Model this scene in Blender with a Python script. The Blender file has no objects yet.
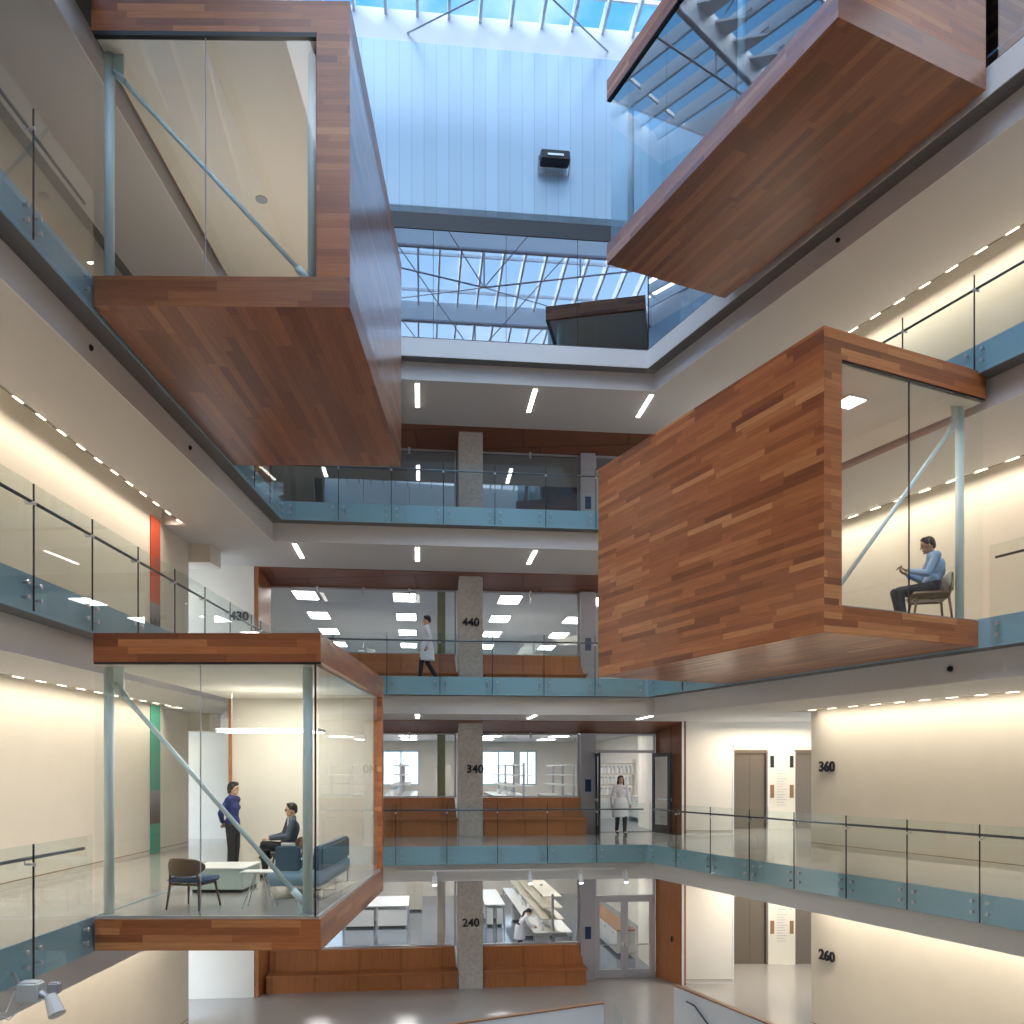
import bpy, bmesh, math, random
from mathutils import Vector, Matrix
from mathutils.geometry import tessellate_polygon
random.seed(4)
scn = bpy.context.scene
COL = scn.collection
R = math.radians
PI = math.pi

# ---------------------------------------------------------------- materials
MATS = {}
def mat(name, col, rough=.5, metal=0., coat=0., emis=None, estr=0., spec=.5, noise=0., nscale=8., bump=0.):
    m = bpy.data.materials.new(name); m.use_nodes = True
    nt = m.node_tree; b = nt.nodes['Principled BSDF']
    b.inputs['Base Color'].default_value = (*col, 1)
    b.inputs['Roughness'].default_value = rough
    b.inputs['Metallic'].default_value = metal
    b.inputs['Coat Weight'].default_value = coat
    b.inputs['Coat Roughness'].default_value = .12
    b.inputs['Specular IOR Level'].default_value = spec
    if emis:
        b.inputs['Emission Color'].default_value = (*emis, 1)
        b.inputs['Emission Strength'].default_value = estr
    if noise:
        tc = nt.nodes.new('ShaderNodeTexCoord'); n = nt.nodes.new('ShaderNodeTexNoise')
        n.inputs['Scale'].default_value = nscale; n.inputs['Detail'].default_value = 6
        nt.links.new(tc.outputs['Object'], n.inputs['Vector'])
        r = nt.nodes.new('ShaderNodeMapRange')
        r.inputs['From Min'].default_value = .3; r.inputs['From Max'].default_value = .7
        r.inputs['To Min'].default_value = 1 - noise; r.inputs['To Max'].default_value = 1 + noise
        nt.links.new(n.outputs['Fac'], r.inputs['Value'])
        v = nt.nodes.new('ShaderNodeVectorMath'); v.operation = 'SCALE'
        v.inputs[0].default_value = col
        nt.links.new(r.outputs['Result'], v.inputs['Scale'])
        nt.links.new(v.outputs[0], b.inputs['Base Color'])
        if bump:
            bp = nt.nodes.new('ShaderNodeBump'); bp.inputs['Strength'].default_value = bump
            bp.inputs['Distance'].default_value = .01
            nt.links.new(n.outputs['Fac'], bp.inputs['Height'])
            nt.links.new(bp.outputs['Normal'], b.inputs['Normal'])
    MATS[name] = m
    return m

def wood(name, stops, pw, pl, rough=.35, coat=.3, seam=.75, grain=.16, vgrain=45.):
    """planks laid along u, from the UV map (metres)"""
    m = bpy.data.materials.new(name); m.use_nodes = True
    nt = m.node_tree; b = nt.nodes['Principled BSDF']; N = nt.nodes.new; L = nt.links.new
    def math_(op, a, c=None):
        n = N('ShaderNodeMath'); n.operation = op
        for i, x in enumerate((a, c)):
            if x is None: continue
            if isinstance(x, (int, float)): n.inputs[i].default_value = x
            else: L(x, n.inputs[i])
        return n.outputs[0]
    uv = N('ShaderNodeUVMap'); sp = N('ShaderNodeSeparateXYZ'); L(uv.outputs[0], sp.inputs[0])
    u, v = sp.outputs[0], sp.outputs[1]
    vr = math_('DIVIDE', v, pw); row = math_('FLOOR', vr)
    w1 = N('ShaderNodeTexWhiteNoise'); w1.noise_dimensions = '1D'; L(row, w1.inputs['W'])
    us = math_('ADD', math_('DIVIDE', u, pl), math_('MULTIPLY', w1.outputs['Value'], 7.3))
    colx = math_('FLOOR', us)
    cb = N('ShaderNodeCombineXYZ'); L(row, cb.inputs[0]); L(colx, cb.inputs[1])
    w2 = N('ShaderNodeTexWhiteNoise'); w2.noise_dimensions = '2D'; L(cb.outputs[0], w2.inputs['Vector'])
    rp = N('ShaderNodeValToRGB'); e = rp.color_ramp.elements
    while len(e) < len(stops): e.new(.5)
    for i, (p, c) in enumerate(stops):
        e[i].position = p; e[i].color = (*c, 1)
    L(w2.outputs['Value'], rp.inputs[0])
    gv = N('ShaderNodeCombineXYZ')
    L(math_('MULTIPLY', u, 2.2), gv.inputs[0]); L(math_('MULTIPLY', v, vgrain), gv.inputs[1])
    L(math_('MULTIPLY', w2.outputs['Value'], 40), gv.inputs[2])
    gn = N('ShaderNodeTexNoise'); gn.inputs['Scale'].default_value = 1; gn.inputs['Detail'].default_value = 5
    L(gv.outputs[0], gn.inputs['Vector'])
    mr = N('ShaderNodeMapRange'); mr.inputs['From Min'].default_value = .3; mr.inputs['From Max'].default_value = .7
    mr.inputs['To Min'].default_value = 1 - grain; mr.inputs['To Max'].default_value = 1 + grain
    L(gn.outputs['Fac'], mr.inputs['Value'])
    fr = math_('FRACT', vr); ed = math_('MINIMUM', fr, math_('SUBTRACT', 1.0, fr))
    fu = math_('FRACT', us); eu = math_('MULTIPLY', math_('MINIMUM', fu, math_('SUBTRACT', 1.0, fu)), pl / pw)
    em = math_('MINIMUM', ed, eu)
    sm = N('ShaderNodeMapRange'); sm.inputs['From Min'].default_value = 0; sm.inputs['From Max'].default_value = .05
    sm.inputs['To Min'].default_value = seam; sm.inputs['To Max'].default_value = 1
    L(em, sm.inputs['Value'])
    sc = N('ShaderNodeVectorMath'); sc.operation = 'SCALE'
    L(rp.outputs[0], sc.inputs[0]); L(math_('MULTIPLY', mr.outputs[0], sm.outputs[0]), sc.inputs['Scale'])
    L(sc.outputs[0], b.inputs['Base Color'])
    b.inputs['Roughness'].default_value = rough
    b.inputs['Coat Weight'].default_value = coat; b.inputs['Coat Roughness'].default_value = .2
    MATS[name] = m
    return m

def glass(name, tint=(.96, .985, .975), base=.03, k=1.0, rough=0.):
    m = bpy.data.materials.new(name); m.use_nodes = True
    nt = m.node_tree; nt.nodes.clear(); N = nt.nodes.new; L = nt.links.new
    o = N('ShaderNodeOutputMaterial'); mx = N('ShaderNodeMixShader')
    t = N('ShaderNodeBsdfTransparent'); t.inputs[0].default_value = (*tint, 1)
    g = N('ShaderNodeBsdfGlossy'); g.inputs['Roughness'].default_value = rough; g.inputs[0].default_value = (1, 1, 1, 1)
    f = N('ShaderNodeFresnel'); f.inputs[0].default_value = 1.45
    a = N('ShaderNodeMath'); a.operation = 'MULTIPLY_ADD'; a.use_clamp = True
    a.inputs[1].default_value = k; a.inputs[2].default_value = base
    L(f.outputs[0], a.inputs[0])
    ge = N('ShaderNodeNewGeometry'); su = N('ShaderNodeMath'); su.operation = 'SUBTRACT'; su.inputs[0].default_value = 1; L(ge.outputs['Backfacing'], su.inputs[1])
    mu = N('ShaderNodeMath'); mu.operation = 'MULTIPLY'; L(a.outputs[0], mu.inputs[0]); L(su.outputs[0], mu.inputs[1])
    L(mu.outputs[0], mx.inputs[0]); L(t.outputs[0], mx.inputs[1]); L(g.outputs[0], mx.inputs[2])
    L(mx.outputs[0], o.inputs[0])
    MATS[name] = m
    return m

wood('cherry', [(0, (.22, .060, .020)), (.15, (.33, .098, .032)), (.5, (.42, .128, .039)), (.85, (.50, .168, .054)), (1, (.64, .27, .105))], .095, 1.15, rough=.38, coat=.3)
g = wood('cherry_gloss', [(0, (.22, .060, .020)), (.15, (.33, .098, .032)), (.5, (.42, .128, .039)), (.85, (.50, .168, .054)), (1, (.64, .27, .105))], .095, 1.15, rough=.3, coat=1.)
g.node_tree.nodes['Principled BSDF'].inputs['Coat IOR'].default_value = 2.2
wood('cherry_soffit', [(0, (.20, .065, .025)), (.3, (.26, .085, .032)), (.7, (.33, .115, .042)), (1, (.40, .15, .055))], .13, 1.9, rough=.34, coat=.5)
wood('panel_wood', [(0, (.22, .085, .045)), (1, (.27, .11, .058))], .9, 3.1, rough=.4, coat=.2, seam=.55, grain=.12, vgrain=25)
wood('panel_wall', [(0, (.22, .085, .045)), (1, (.27, .11, .058))], 1.1, 60, rough=.4, coat=.2, seam=.55, grain=.12, vgrain=25)
wood('bench_wood', [(0, (.42, .155, .05)), (1, (.50, .19, .065))], 1.2, 60, rough=.4, coat=.25, seam=.7, grain=.12, vgrain=25)
mat('cream', (.84, .80, .72), .65, noise=.02, nscale=1.5)
mat('cream_gloss', (.80, .77, .68), .3, coat=.2)
mat('ceiling_grey', (.70, .69, .68), .75)
mat('fascia', (.86, .87, .89), .4, coat=.1)
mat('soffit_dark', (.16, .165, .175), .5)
mat('edge_blue', (.34, .56, .69), .3, coat=.3)
mat('edge_dark', (.022, .025, .03), .4)
mat('terrazzo', (.36, .35, .345), .16, noise=.10, nscale=45., coat=.3)
mat('lab_floor', (.13, .165, .22), .12, noise=.04, nscale=5., coat=.4)
mat('concrete', (.54, .51, .49), .8, noise=.16, nscale=14., bump=.3)
mat('white_paint', (.85, .86, .86), .45)
mat('parapet_white', (.80, .83, .88), .5)
mat('pillar_metal', (.42, .42, .48), .4, metal=.2)
mat('frame_metal', (.50, .50, .55), .35, metal=.3)
mat('dark_metal', (.03, .033, .04), .35, metal=.4)
mat('chrome', (.66, .67, .70), .32, metal=.85)
mat('rail_steel', (.10, .12, .15), .3, metal=.7)
mat('steel_white', (.80, .93, .94), .35)
mat('stainless', (.21, .16, .115), .36, metal=.8)
mat('lamp', (1, 1, 1), .5, emis=(1, .95, .86), estr=9.)
mat('lamp_soft', (1, 1, 1), .5, emis=(1, .97, .92), estr=5.)
mat('lamp_lab', (1, 1, 1), .5, emis=(1, .96, .92), estr=13.)
mat('lamp_cove', (1, 1, 1), .5, emis=(1, .88, .62), estr=6.)
mat('black', (.012, .012, .014), .4)
mat('sign_black', (.02, .022, .03), .35)
mat('bench_white', (.80, .81, .80), .35)
mat('bench_beige', (.62, .58, .48), .5)
mat('screen_blue', (.03, .06, .14), .2)
mat('sofa_blue', (.10, .17, .24), .9, noise=.15, nscale=60.)
mat('sofa_seat', (.32, .48, .60), .9, noise=.12, nscale=60.)
mat('walnut', (.16, .085, .045), .4, coat=.3)
mat('cushion_blue', (.10, .15, .24), .9)
mat('table_glass', (.62, .76, .72), .25, coat=.5)
mat('skin', (.58, .36, .25), .55)
mat('skin_tan', (.42, .24, .16), .55)
mat('hair_black', (.012, .010, .010), .5)
mat('hair_brown', (.06, .025, .015), .5)
mat('navy', (.012, .028, .16), .8)
mat('blazer', (.055, .075, .11), .85)
mat('trousers_black', (.012, .013, .018), .8)
mat('trousers_navy', (.018, .022, .045), .8)
mat('shirt_white', (.82, .82, .83), .8)
mat('shirt_blue', (.30, .45, .68), .85, noise=.08, nscale=90)
mat('lab_coat', (.78, .80, .86), .85)
mat('shoe_black', (.015, .014, .014), .4)
mat('shoe_tan', (.75, .72, .68), .5)
mat('chair_cream', (.50, .46, .38), .5)
mat('orange_edge', (.55, .10, .03), .5)
mat('plaster_brown', (.30, .16, .09), .5)
mat('bottle_white', (.85, .86, .88), .4)
mat('roof_white', (.80, .84, .88), .4)
mat('lab_green', (.30, .34, .22), .5)
glass('clear_glass', (.965, .985, .978), .012, .9)
glass('guard_glass', (.94, .975, .97), .025, 1.0)
glass('coated_glass', (.50, .60, .62), .62, .6)
glass('pod_coated_glass', (.80, .88, .92), .22, 1.0)
glass('sky_glass', (.97, .985, 1.0), .0, .3)
glass('lab_glass', (.97, .985, .985), .015, .9)
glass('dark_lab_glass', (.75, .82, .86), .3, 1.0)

def banner_mat(name, top, low, z0, z1):
    m = mat(name, top, .5); nt = m.node_tree; b = nt.nodes['Principled BSDF']
    tc = nt.nodes.new('ShaderNodeTexCoord'); s = nt.nodes.new('ShaderNodeSeparateXYZ')
    nt.links.new(tc.outputs['Object'], s.inputs[0])
    mr = nt.nodes.new('ShaderNodeMapRange'); mr.inputs['From Min'].default_value = z0; mr.inputs['From Max'].default_value = z1
    nt.links.new(s.outputs[2], mr.inputs['Value'])
    r = nt.nodes.new('ShaderNodeValToRGB'); e = r.color_ramp.elements
    data = [(0, top), (.20, top), (.205, low), (.27, (.09, .09, .10)), (.42, (.32, .31, .31)), (.425, top), (1, top)]
    while len(e) < len(data): e.new(.5)
    for i, (p, c) in enumerate(data): e[i].position = p; e[i].color = (*c, 1)
    nt.links.new(mr.outputs[0], r.inputs[0]); nt.links.new(r.outputs[0], b.inputs['Base Color'])
    return m
banner_mat('banner_red', (.62, .10, .045), (.30, .05, .05), 0, 3.4)
banner_mat('banner_green', (.06, .36, .27), (.12, .05, .05), 0, 3.4)

def metal_wall_mat():
    m = mat('metal_siding', (.42, .60, .74), .35, metal=.15)
    nt = m.node_tree; b = nt.nodes['Principled BSDF']; N = nt.nodes.new; L = nt.links.new
    uv = N('ShaderNodeUVMap'); s = N('ShaderNodeSeparateXYZ'); L(uv.outputs[0], s.inputs[0])
    d = N('ShaderNodeMath'); d.operation = 'DIVIDE'; d.inputs[1].default_value = .305; L(s.outputs[0], d.inputs[0])
    f = N('ShaderNodeMath'); f.operation = 'FRACT'; L(d.outputs[0], f.inputs[0])
    fl = N('ShaderNodeMath'); fl.operation = 'FLOOR'; L(d.outputs[0], fl.inputs[0])
    w = N('ShaderNodeTexWhiteNoise'); w.noise_dimensions = '1D'; L(fl.outputs[0], w.inputs['W'])
    g = N('ShaderNodeMath'); g.operation = 'GREATER_THAN'; g.inputs[1].default_value = .055; L(f.outputs[0], g.inputs[0])
    a = N('ShaderNodeMath'); a.operation = 'MULTIPLY_ADD'; a.inputs[1].default_value = .10; a.inputs[2].default_value = .92; L(w.outputs['Value'], a.inputs[0])
    q = N('ShaderNodeMath'); q.operation = 'MULTIPLY_ADD'; q.inputs[1].default_value = .22; q.inputs[2].default_value = .78; L(g.outputs[0], q.inputs[0])
    p = N('ShaderNodeMath'); p.operation = 'MULTIPLY'; L(a.outputs[0], p.inputs[0]); L(q.outputs[0], p.inputs[1])
    v = N('ShaderNodeVectorMath'); v.operation = 'SCALE'; v.inputs[0].default_value = (.45, .63, .78); L(p.outputs[0], v.inputs['Scale'])
    L(v.outputs[0], b.inputs['Base Color'])
metal_wall_mat()

# ---------------------------------------------------------------- mesh builder
class MB:
    def __init__(s): s.bm = bmesh.new(); s.T = None
    def _v(s, p):
        p = Vector(p)
        if s.T is not None: p = s.T @ p
        return s.bm.verts.new(p)
    def box(s, x0, x1, y0, y1, z0, z1):
        v = [s._v((x, y, z)) for z in (z0, z1) for y in (y0, y1) for x in (x0, x1)]
        for f in ((0, 2, 3, 1), (4, 5, 7, 6), (0, 1, 5, 4), (2, 6, 7, 3), (0, 4, 6, 2), (1, 3, 7, 5)):
            s.bm.faces.new([v[i] for i in f])
        return s
    def prism(s, pts, z0, z1):
        a = [s._v((x, y, z0)) for x, y in pts]; b = [s._v((x, y, z1)) for x, y in pts]
        n = len(pts)
        if n > 4:
            for t in tessellate_polygon([[Vector((x, y, 0)) for x, y in pts]]):
                s.bm.faces.new([a[i] for i in reversed(t)]); s.bm.faces.new([b[i] for i in t])
        else:
            s.bm.faces.new(list(reversed(a))); s.bm.faces.new(b)
        for i in range(n):
            j = (i + 1) % n
            s.bm.faces.new((a[i], a[j], b[j], b[i]))
        return s
    def hexa(s, bot, top):
        a = [s._v(p) for p in bot]; b = [s._v(p) for p in top]; n = len(a)
        s.bm.faces.new(list(reversed(a))); s.bm.faces.new(b)
        for i in range(n):
            j = (i + 1) % n; s.bm.faces.new((a[i], a[j], b[j], b[i]))
        return s
    def wall(s, p0, p1, th, z0, z1):
        """vertical slab from p0 to p1, thickness to the left of the direction"""
        d = Vector((p1[0] - p0[0], p1[1] - p0[1])).normalized(); n = Vector((-d.y, d.x)) * th
        return s.prism([p0, p1, (p1[0] + n.x, p1[1] + n.y), (p0[0] + n.x, p0[1] + n.y)] if th > 0 else
                       [p1, p0, (p0[0] + n.x, p0[1] + n.y), (p1[0] + n.x, p1[1] + n.y)], z0, z1)
    def loft(s, rings, closed_ends=True):
        vs = [[s._v(p) for p in r] for r in rings]; n = len(vs[0])
        for a, b in zip(vs, vs[1:]):
            for i in range(n):
                j = (i + 1) % n; s.bm.faces.new((a[i], a[j], b[j], b[i]))
        if closed_ends:
            s.bm.faces.new(list(reversed(vs[0]))); s.bm.faces.new(vs[-1])
        return s
    def tube(s, p0, p1, r0, r1=None, seg=10):
        r1 = r0 if r1 is None else r1
        p0, p1 = Vector(p0), Vector(p1); d = (p1 - p0).normalized()
        a = d.orthogonal().normalized(); b = d.cross(a)
        c = [(a * math.cos(2 * PI * i / seg) + b * math.sin(2 * PI * i / seg)) for i in range(seg)]
        return s.loft([[p0 + q * r0 for q in c], [p1 + q * r1 for q in c]])
    def capsule(s, p0, p1, r0, r1=None, seg=12, flat=1., side=None):
        r1 = r0 if r1 is None else r1
        p0, p1 = Vector(p0), Vector(p1); d = (p1 - p0)
        if d.length < 1e-6: d = Vector((0, 0, 1e-3)); p1 = p0 + d
        d = d.normalized()
        a = (Vector(side) - d * Vector(side).dot(d)).normalized() if side is not None else d.orthogonal().normalized()
        b = d.cross(a)
        rings = []
        for t in (80, 55, 30, 0): rings.append((p0 - d * r0 * math.sin(R(t)), r0 * math.cos(R(t))))
        for t in (0, 30, 55, 80): rings.append((p1 + d * r1 * math.sin(R(t)), r1 * math.cos(R(t))))
        return s.loft([[c + (a * math.cos(2 * PI * i / seg) + b * flat * math.sin(2 * PI * i / seg)) * r for i in range(seg)] for c, r in rings])
    def sphere(s, c, r, seg=16, rot=None):
        rx, ry, rz = (r, r, r) if isinstance(r, (int, float)) else r
        rings = []
        M = rot or Matrix.Identity(3)
        for k in range(1, 10):
            t = PI * k / 10
            rings.append([Vector(c) + M @ Vector((rx * math.sin(t) * math.cos(2 * PI * i / seg), ry * math.sin(t) * math.sin(2 * PI * i / seg), -rz * math.cos(t))) for i in range(seg)])
        return s.loft(rings)
    def rbox(s, x0, x1, y0, y1, z0, z1, r=.02):
        tmp = bmesh.new()
        bmesh.ops.create_cube(tmp, size=1)
        for v in tmp.verts: v.co = Vector(((x0 + x1) / 2 + v.co.x * (x1 - x0), (y0 + y1) / 2 + v.co.y * (y1 - y0), (z0 + z1) / 2 + v.co.z * (z1 - z0)))
        bmesh.ops.bevel(tmp, geom=tmp.edges[:], offset=r, segments=3, affect='EDGES')
        mp = {v: s._v(v.co) for v in tmp.verts}
        for f in tmp.faces: s.bm.faces.new([mp[v] for v in f.verts])
        tmp.free(); return s
    def build(s, name, m, parent=None, vertical=False, grain_x=False, smooth=False):
        bm = s.bm
        bmesh.ops.recalc_face_normals(bm, faces=bm.faces[:])
        uvl = bm.loops.layers.uv.new('UVMap')
        for f in bm.faces:
            n = f.normal; ax = max(range(3), key=lambda i: abs(n[i]))
            for l in f.loops:
                c = l.vert.co
                if ax == 2: uv = (c.x, c.y) if grain_x else (c.y, c.x)
                elif ax == 0: uv = (c.y, c.z)
                else: uv = (c.x, c.z)
                if vertical: uv = (uv[1], uv[0])
                l[uvl].uv = (uv[0] + 31.7 * ax, uv[1] + 50)
            if smooth: f.smooth = True
        me = bpy.data.meshes.new(name); bm.to_mesh(me); bm.free()
        me.materials.append(MATS[m] if isinstance(m, str) else m)
        o = bpy.data.objects.new(name, me); COL.objects.link(o)
        if parent: o.parent = parent
        return o

def struct(name, mb, m, parent=None, **k):
    o = mb.build(name, m, parent, **k)
    if not parent: o['kind'] = 'structure'
    return o
def thing(name, label, cat, loc=(0, 0, 0), rz=0., group=None):
    o = bpy.data.objects.new(name, None); COL.objects.link(o); o.empty_display_size = .1
    o.location = loc; o.rotation_euler = (0, 0, rz); o['label'] = label; o['category'] = cat
    if group: o['group'] = group
    return o
def tag(o, label, cat, group=None):
    o['label'] = label; o['category'] = cat
    if group: o['group'] = group
    return o
def dup(root, loc=None, rz=None, label=None):
    def cp(o, par):
        c = o.copy(); COL.objects.link(c); c.parent = par
        for ch in list(o.children): cp(ch, c)
        return c
    r = cp(root, root.parent)
    if loc is not None: r.location = loc
    if rz is not None: r.rotation_euler = (0, 0, rz)
    if label: r['label'] = label
    return r
def text_obj(txt, size, depth, m, name, parent=None, loc=(0, 0, 0), rot=(PI / 2, 0, 0)):
    c = bpy.data.curves.new('t', 'FONT'); c.body = txt; c.size = size; c.extrude = depth; c.align_x = 'CENTER'; c.align_y = 'CENTER'
    c.offset = size * .02
    t = bpy.data.objects.new('t', c); COL.objects.link(t)
    dg = bpy.context.evaluated_depsgraph_get()
    me = bpy.data.meshes.new_from_object(t.evaluated_get(dg)); me.name = name
    bpy.data.objects.remove(t)
    me.materials.clear(); me.materials.append(MATS[m])
    o = bpy.data.objects.new(name, me); COL.objects.link(o)
    o.location = loc; o.rotation_euler = rot
    if parent: o.parent = parent
    return o

# ---------------------------------------------------------------- dimensions
Z = {1: -8.7, 2: -4.4, 3: 0., 4: 4.22, 5: 8.45, 6: 12.6, 7: 16.85}
XL = {3: -5.4, 4: -5.7, 5: -5.55, 6: -5.5, 7: -5.5}
ORD = {2: 'second', 3: 'third', 4: 'fourth', 5: 'fifth', 6: 'sixth'}
AB = math.atan(.106)                        # the back of the atrium is turned a few degrees
SR = .437                                   # the right side runs at an angle
AR = math.atan(SR)
CR = (3.55, 21.26)                          # far right corner of the opening
def Ye(x): return 20.88 + .106 * x
def Yn(x): return 23.82 + .106 * x
def xr(y, off=0.): return CR[0] + SR * (CR[1] - y) + off       # right edge of the opening
def xw(y, off=0.): return 7.4 + SR * (20.4 - y) + off          # right wall
BACK = Matrix.Translation((0, 24.9, 0)) @ Matrix.Rotation(AB, 4, 'Z')   # frame of the back glass line
def bframe(name, label, cat, z, group=None, x=0., y=0.):
    p = BACK @ Vector((x, y, 0))
    return thing(name, label, cat, (p.x, p.y, z), AB, group)

# ---------------------------------------------------------------- slabs
def inset_ring(xl, off):
    """opening outline moved outwards by off, far-left, far-right, near-right"""
    a = (xl - off, Ye(xl - off) + off)
    cr = (CR[0] + off * .72, CR[1] + off * 1.02)
    return a, cr
for k in (3, 4, 5, 6, 7):
    z = Z[k]; xl = XL[k]
    a, c = inset_ring(xl, 0)
    deck = [(-8, -6), (xl, -6), a, c, (xr(-6), -6), (xw(-6), -6), (7.4, 20.4), (16, 20.4), (16, 43), (-14, 43), (-14, 20.8), (-8, 20.8)]
    if k == 7:
        a, c = inset_ring(xl, .02)
        deck[2], deck[3] = a, c
        struct('ceiling', MB().prism(deck, 15.72, 15.9), 'soffit_dark')
        continue
    top = MB().prism(deck, z - .45, z)
    struct('floor', top, 'terrazzo')
    struct('floor', MB().box(xl, xr(-.6), -6, -.8, z - .45, z), 'terrazzo')
    a2, c2 = inset_ring(xl, .3)
    b = MB()
    b.prism([(-7.45, -6), (xl - .3, -6), a2, c2, (xr(-6) + .33, -6), (xw(-6) - .6, -6), (xw(20.4) - .6, 20.4), (16, 20.4), (16, 43), (-14, 43), (-14, 20.8), (-8, 20.8), (-8, 19.2), (-7.45, 19.2)], z - .9, z - .45)
    struct('ceiling', b, 'ceiling_grey')
    # white face of the beam behind the lip
    b = MB()
    b.wall((xl - .3, -6), a2, -.02, z - .905, z - .452)
    b.wall(a2, c2, -.02, z - .905, z - .452)
    b.wall(c2, (xr(-6) + .33, -6), -.02, z - .905, z - .452)
    struct('trim_beam', b, 'fascia')
    b = MB()
    b.wall((xl - .001, -6), (xl - .001, Ye(xl)), .27, z - .456, z - .4505)
    b.wall((xl, Ye(xl) + .001), (CR[0], CR[1] + .001), .27, z - .456, z - .4505)
    b.wall(CR, (xr(-6), -6), .27, z - .456, z - .4505)
    struct('trim_soffit', b, 'soffit_dark')
    b = MB()
    b.prism([(xl, -6), (xl + .02, -6), (xl + .02, Ye(xl) - .02), (CR[0] - .012, CR[1] - .02), (xr(-6) - .02, -6), (xr(-6), -6), CR, (xl, Ye(xl))], z - .45, z - .001)
    struct('trim_edge', b, 'edge_blue' if k < 6 else 'fascia')
    b = MB(); b.box(-13.9, -7.46, 20.82, 21.55, z - 1.35, z - .9)
    struct('ceiling', b, 'cream')

# second-level floor with the stair opening, and the floor below it
S0 = (2.16, 18.77); S1 = (4.06, 20.25)
struct('floor', MB().prism([(-8, 13.7), S0, (3.0, 19.15), (S1[0], 19.95), (4.06 + SR * 26.2, -6), (xw(-6), -6), (7.4, 20.4), (16, 20.4), (16, 43), (-14, 43), (-14, 20.8), (-8, 20.8)], Z[2] - .4, Z[2]), 'terrazzo')
struct('floor', MB().box(-8, 19, -6, 24, Z[1] - .2, Z[1]), 'terrazzo')
# lab floors: a thin finish on the slab, beyond the glass line
for k in (2, 3, 4, 5):
    b = MB(); b.T = BACK; b.box(-9, 6.1, .25, 17.0, Z[k] + .001, Z[k] + .012)
    struct('floor', b, 'lab_floor')

# ---------------------------------------------------------------- outer walls
struct('wall_left', MB().box(-8.2, -8.0, -6, 20.8, Z[1], 15.7), 'cream')
struct('wall_left', MB().box(-14.2, -14, 20.8, 43, Z[2] - .4, 15.7), 'cream')
struct('wall_right', MB().wall((xw(-6), -6), (7.4, 20.4), -.2, Z[1], 15.7), 'cream')
struct('wall_south', MB().box(-8.2, 19, -6.2, -6.0, Z[1], 20.9), 'cream')
struct('wall_right', MB().box(16, 16.2, 20.4, 43, Z[2] - .4, 15.7), 'cream')
for k in (2, 3, 4, 5, 6):
    z0, z1 = Z[k], Z[k + 1] - .9
    # left of the lab niche
    struct('wall_back', MB().wall((-14, Yn(-14)), (-7.06, Yn(-7.06)), .18, z0, z1), 'cream')
    # lobby: plain wall, header over the lift recess
    struct('wall_back', MB().box(5.10, 6.60, 24.6, 24.8, z0, z1), 'cream')
    struct('wall_back', MB().box(6.60, 12.5, 24.6, 24.8, z0 + 2.58, z1), 'cream')
    struct('trim_lobby', MB().box(6.60, 6.64, 24.58, 24.6, z0, z0 + 2.62).box(6.6, 9.6, 24.58, 24.6, z0 + 2.58, z0 + 2.62).box(5.06, 5.12, 24.36, 24.62, z0, z1), 'white_paint')
    b = MB(); b.box(6.62, 7.26, 27.0, 27.2, z0, z1); b.box(6.60, 12.5, 27.0, 27.2, z0 + 2.55, z1); b.box(10.4, 12.5, 27.0, 27.2, z0, z0 + 2.55)
    b.box(6.42, 6.60, 24.8, 27.0, z0, z1); b.box(12.5, 12.7, 24.6, 27.2, z0, z1)
    struct('wall_lobby', b, 'cream')
    # base lines
    b = MB(); b.box(-8.0, -7.988, -5.9, 20.8, z0 + .10, z0 + .112)
    struct('baseboard_left', b, 'plaster_brown')
    b = MB(); b.wall((xw(-5), -5), (7.4, 20.4), .012, z0 + .12, z0 + .132)
    struct('baseboard_right', b, 'plaster_brown')
    b = MB(); b.box(5.12, 6.6, 24.585, 24.6, z0 + .1, z0 + .112)
    struct('baseboard_back', b, 'plaster_brown')

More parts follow.
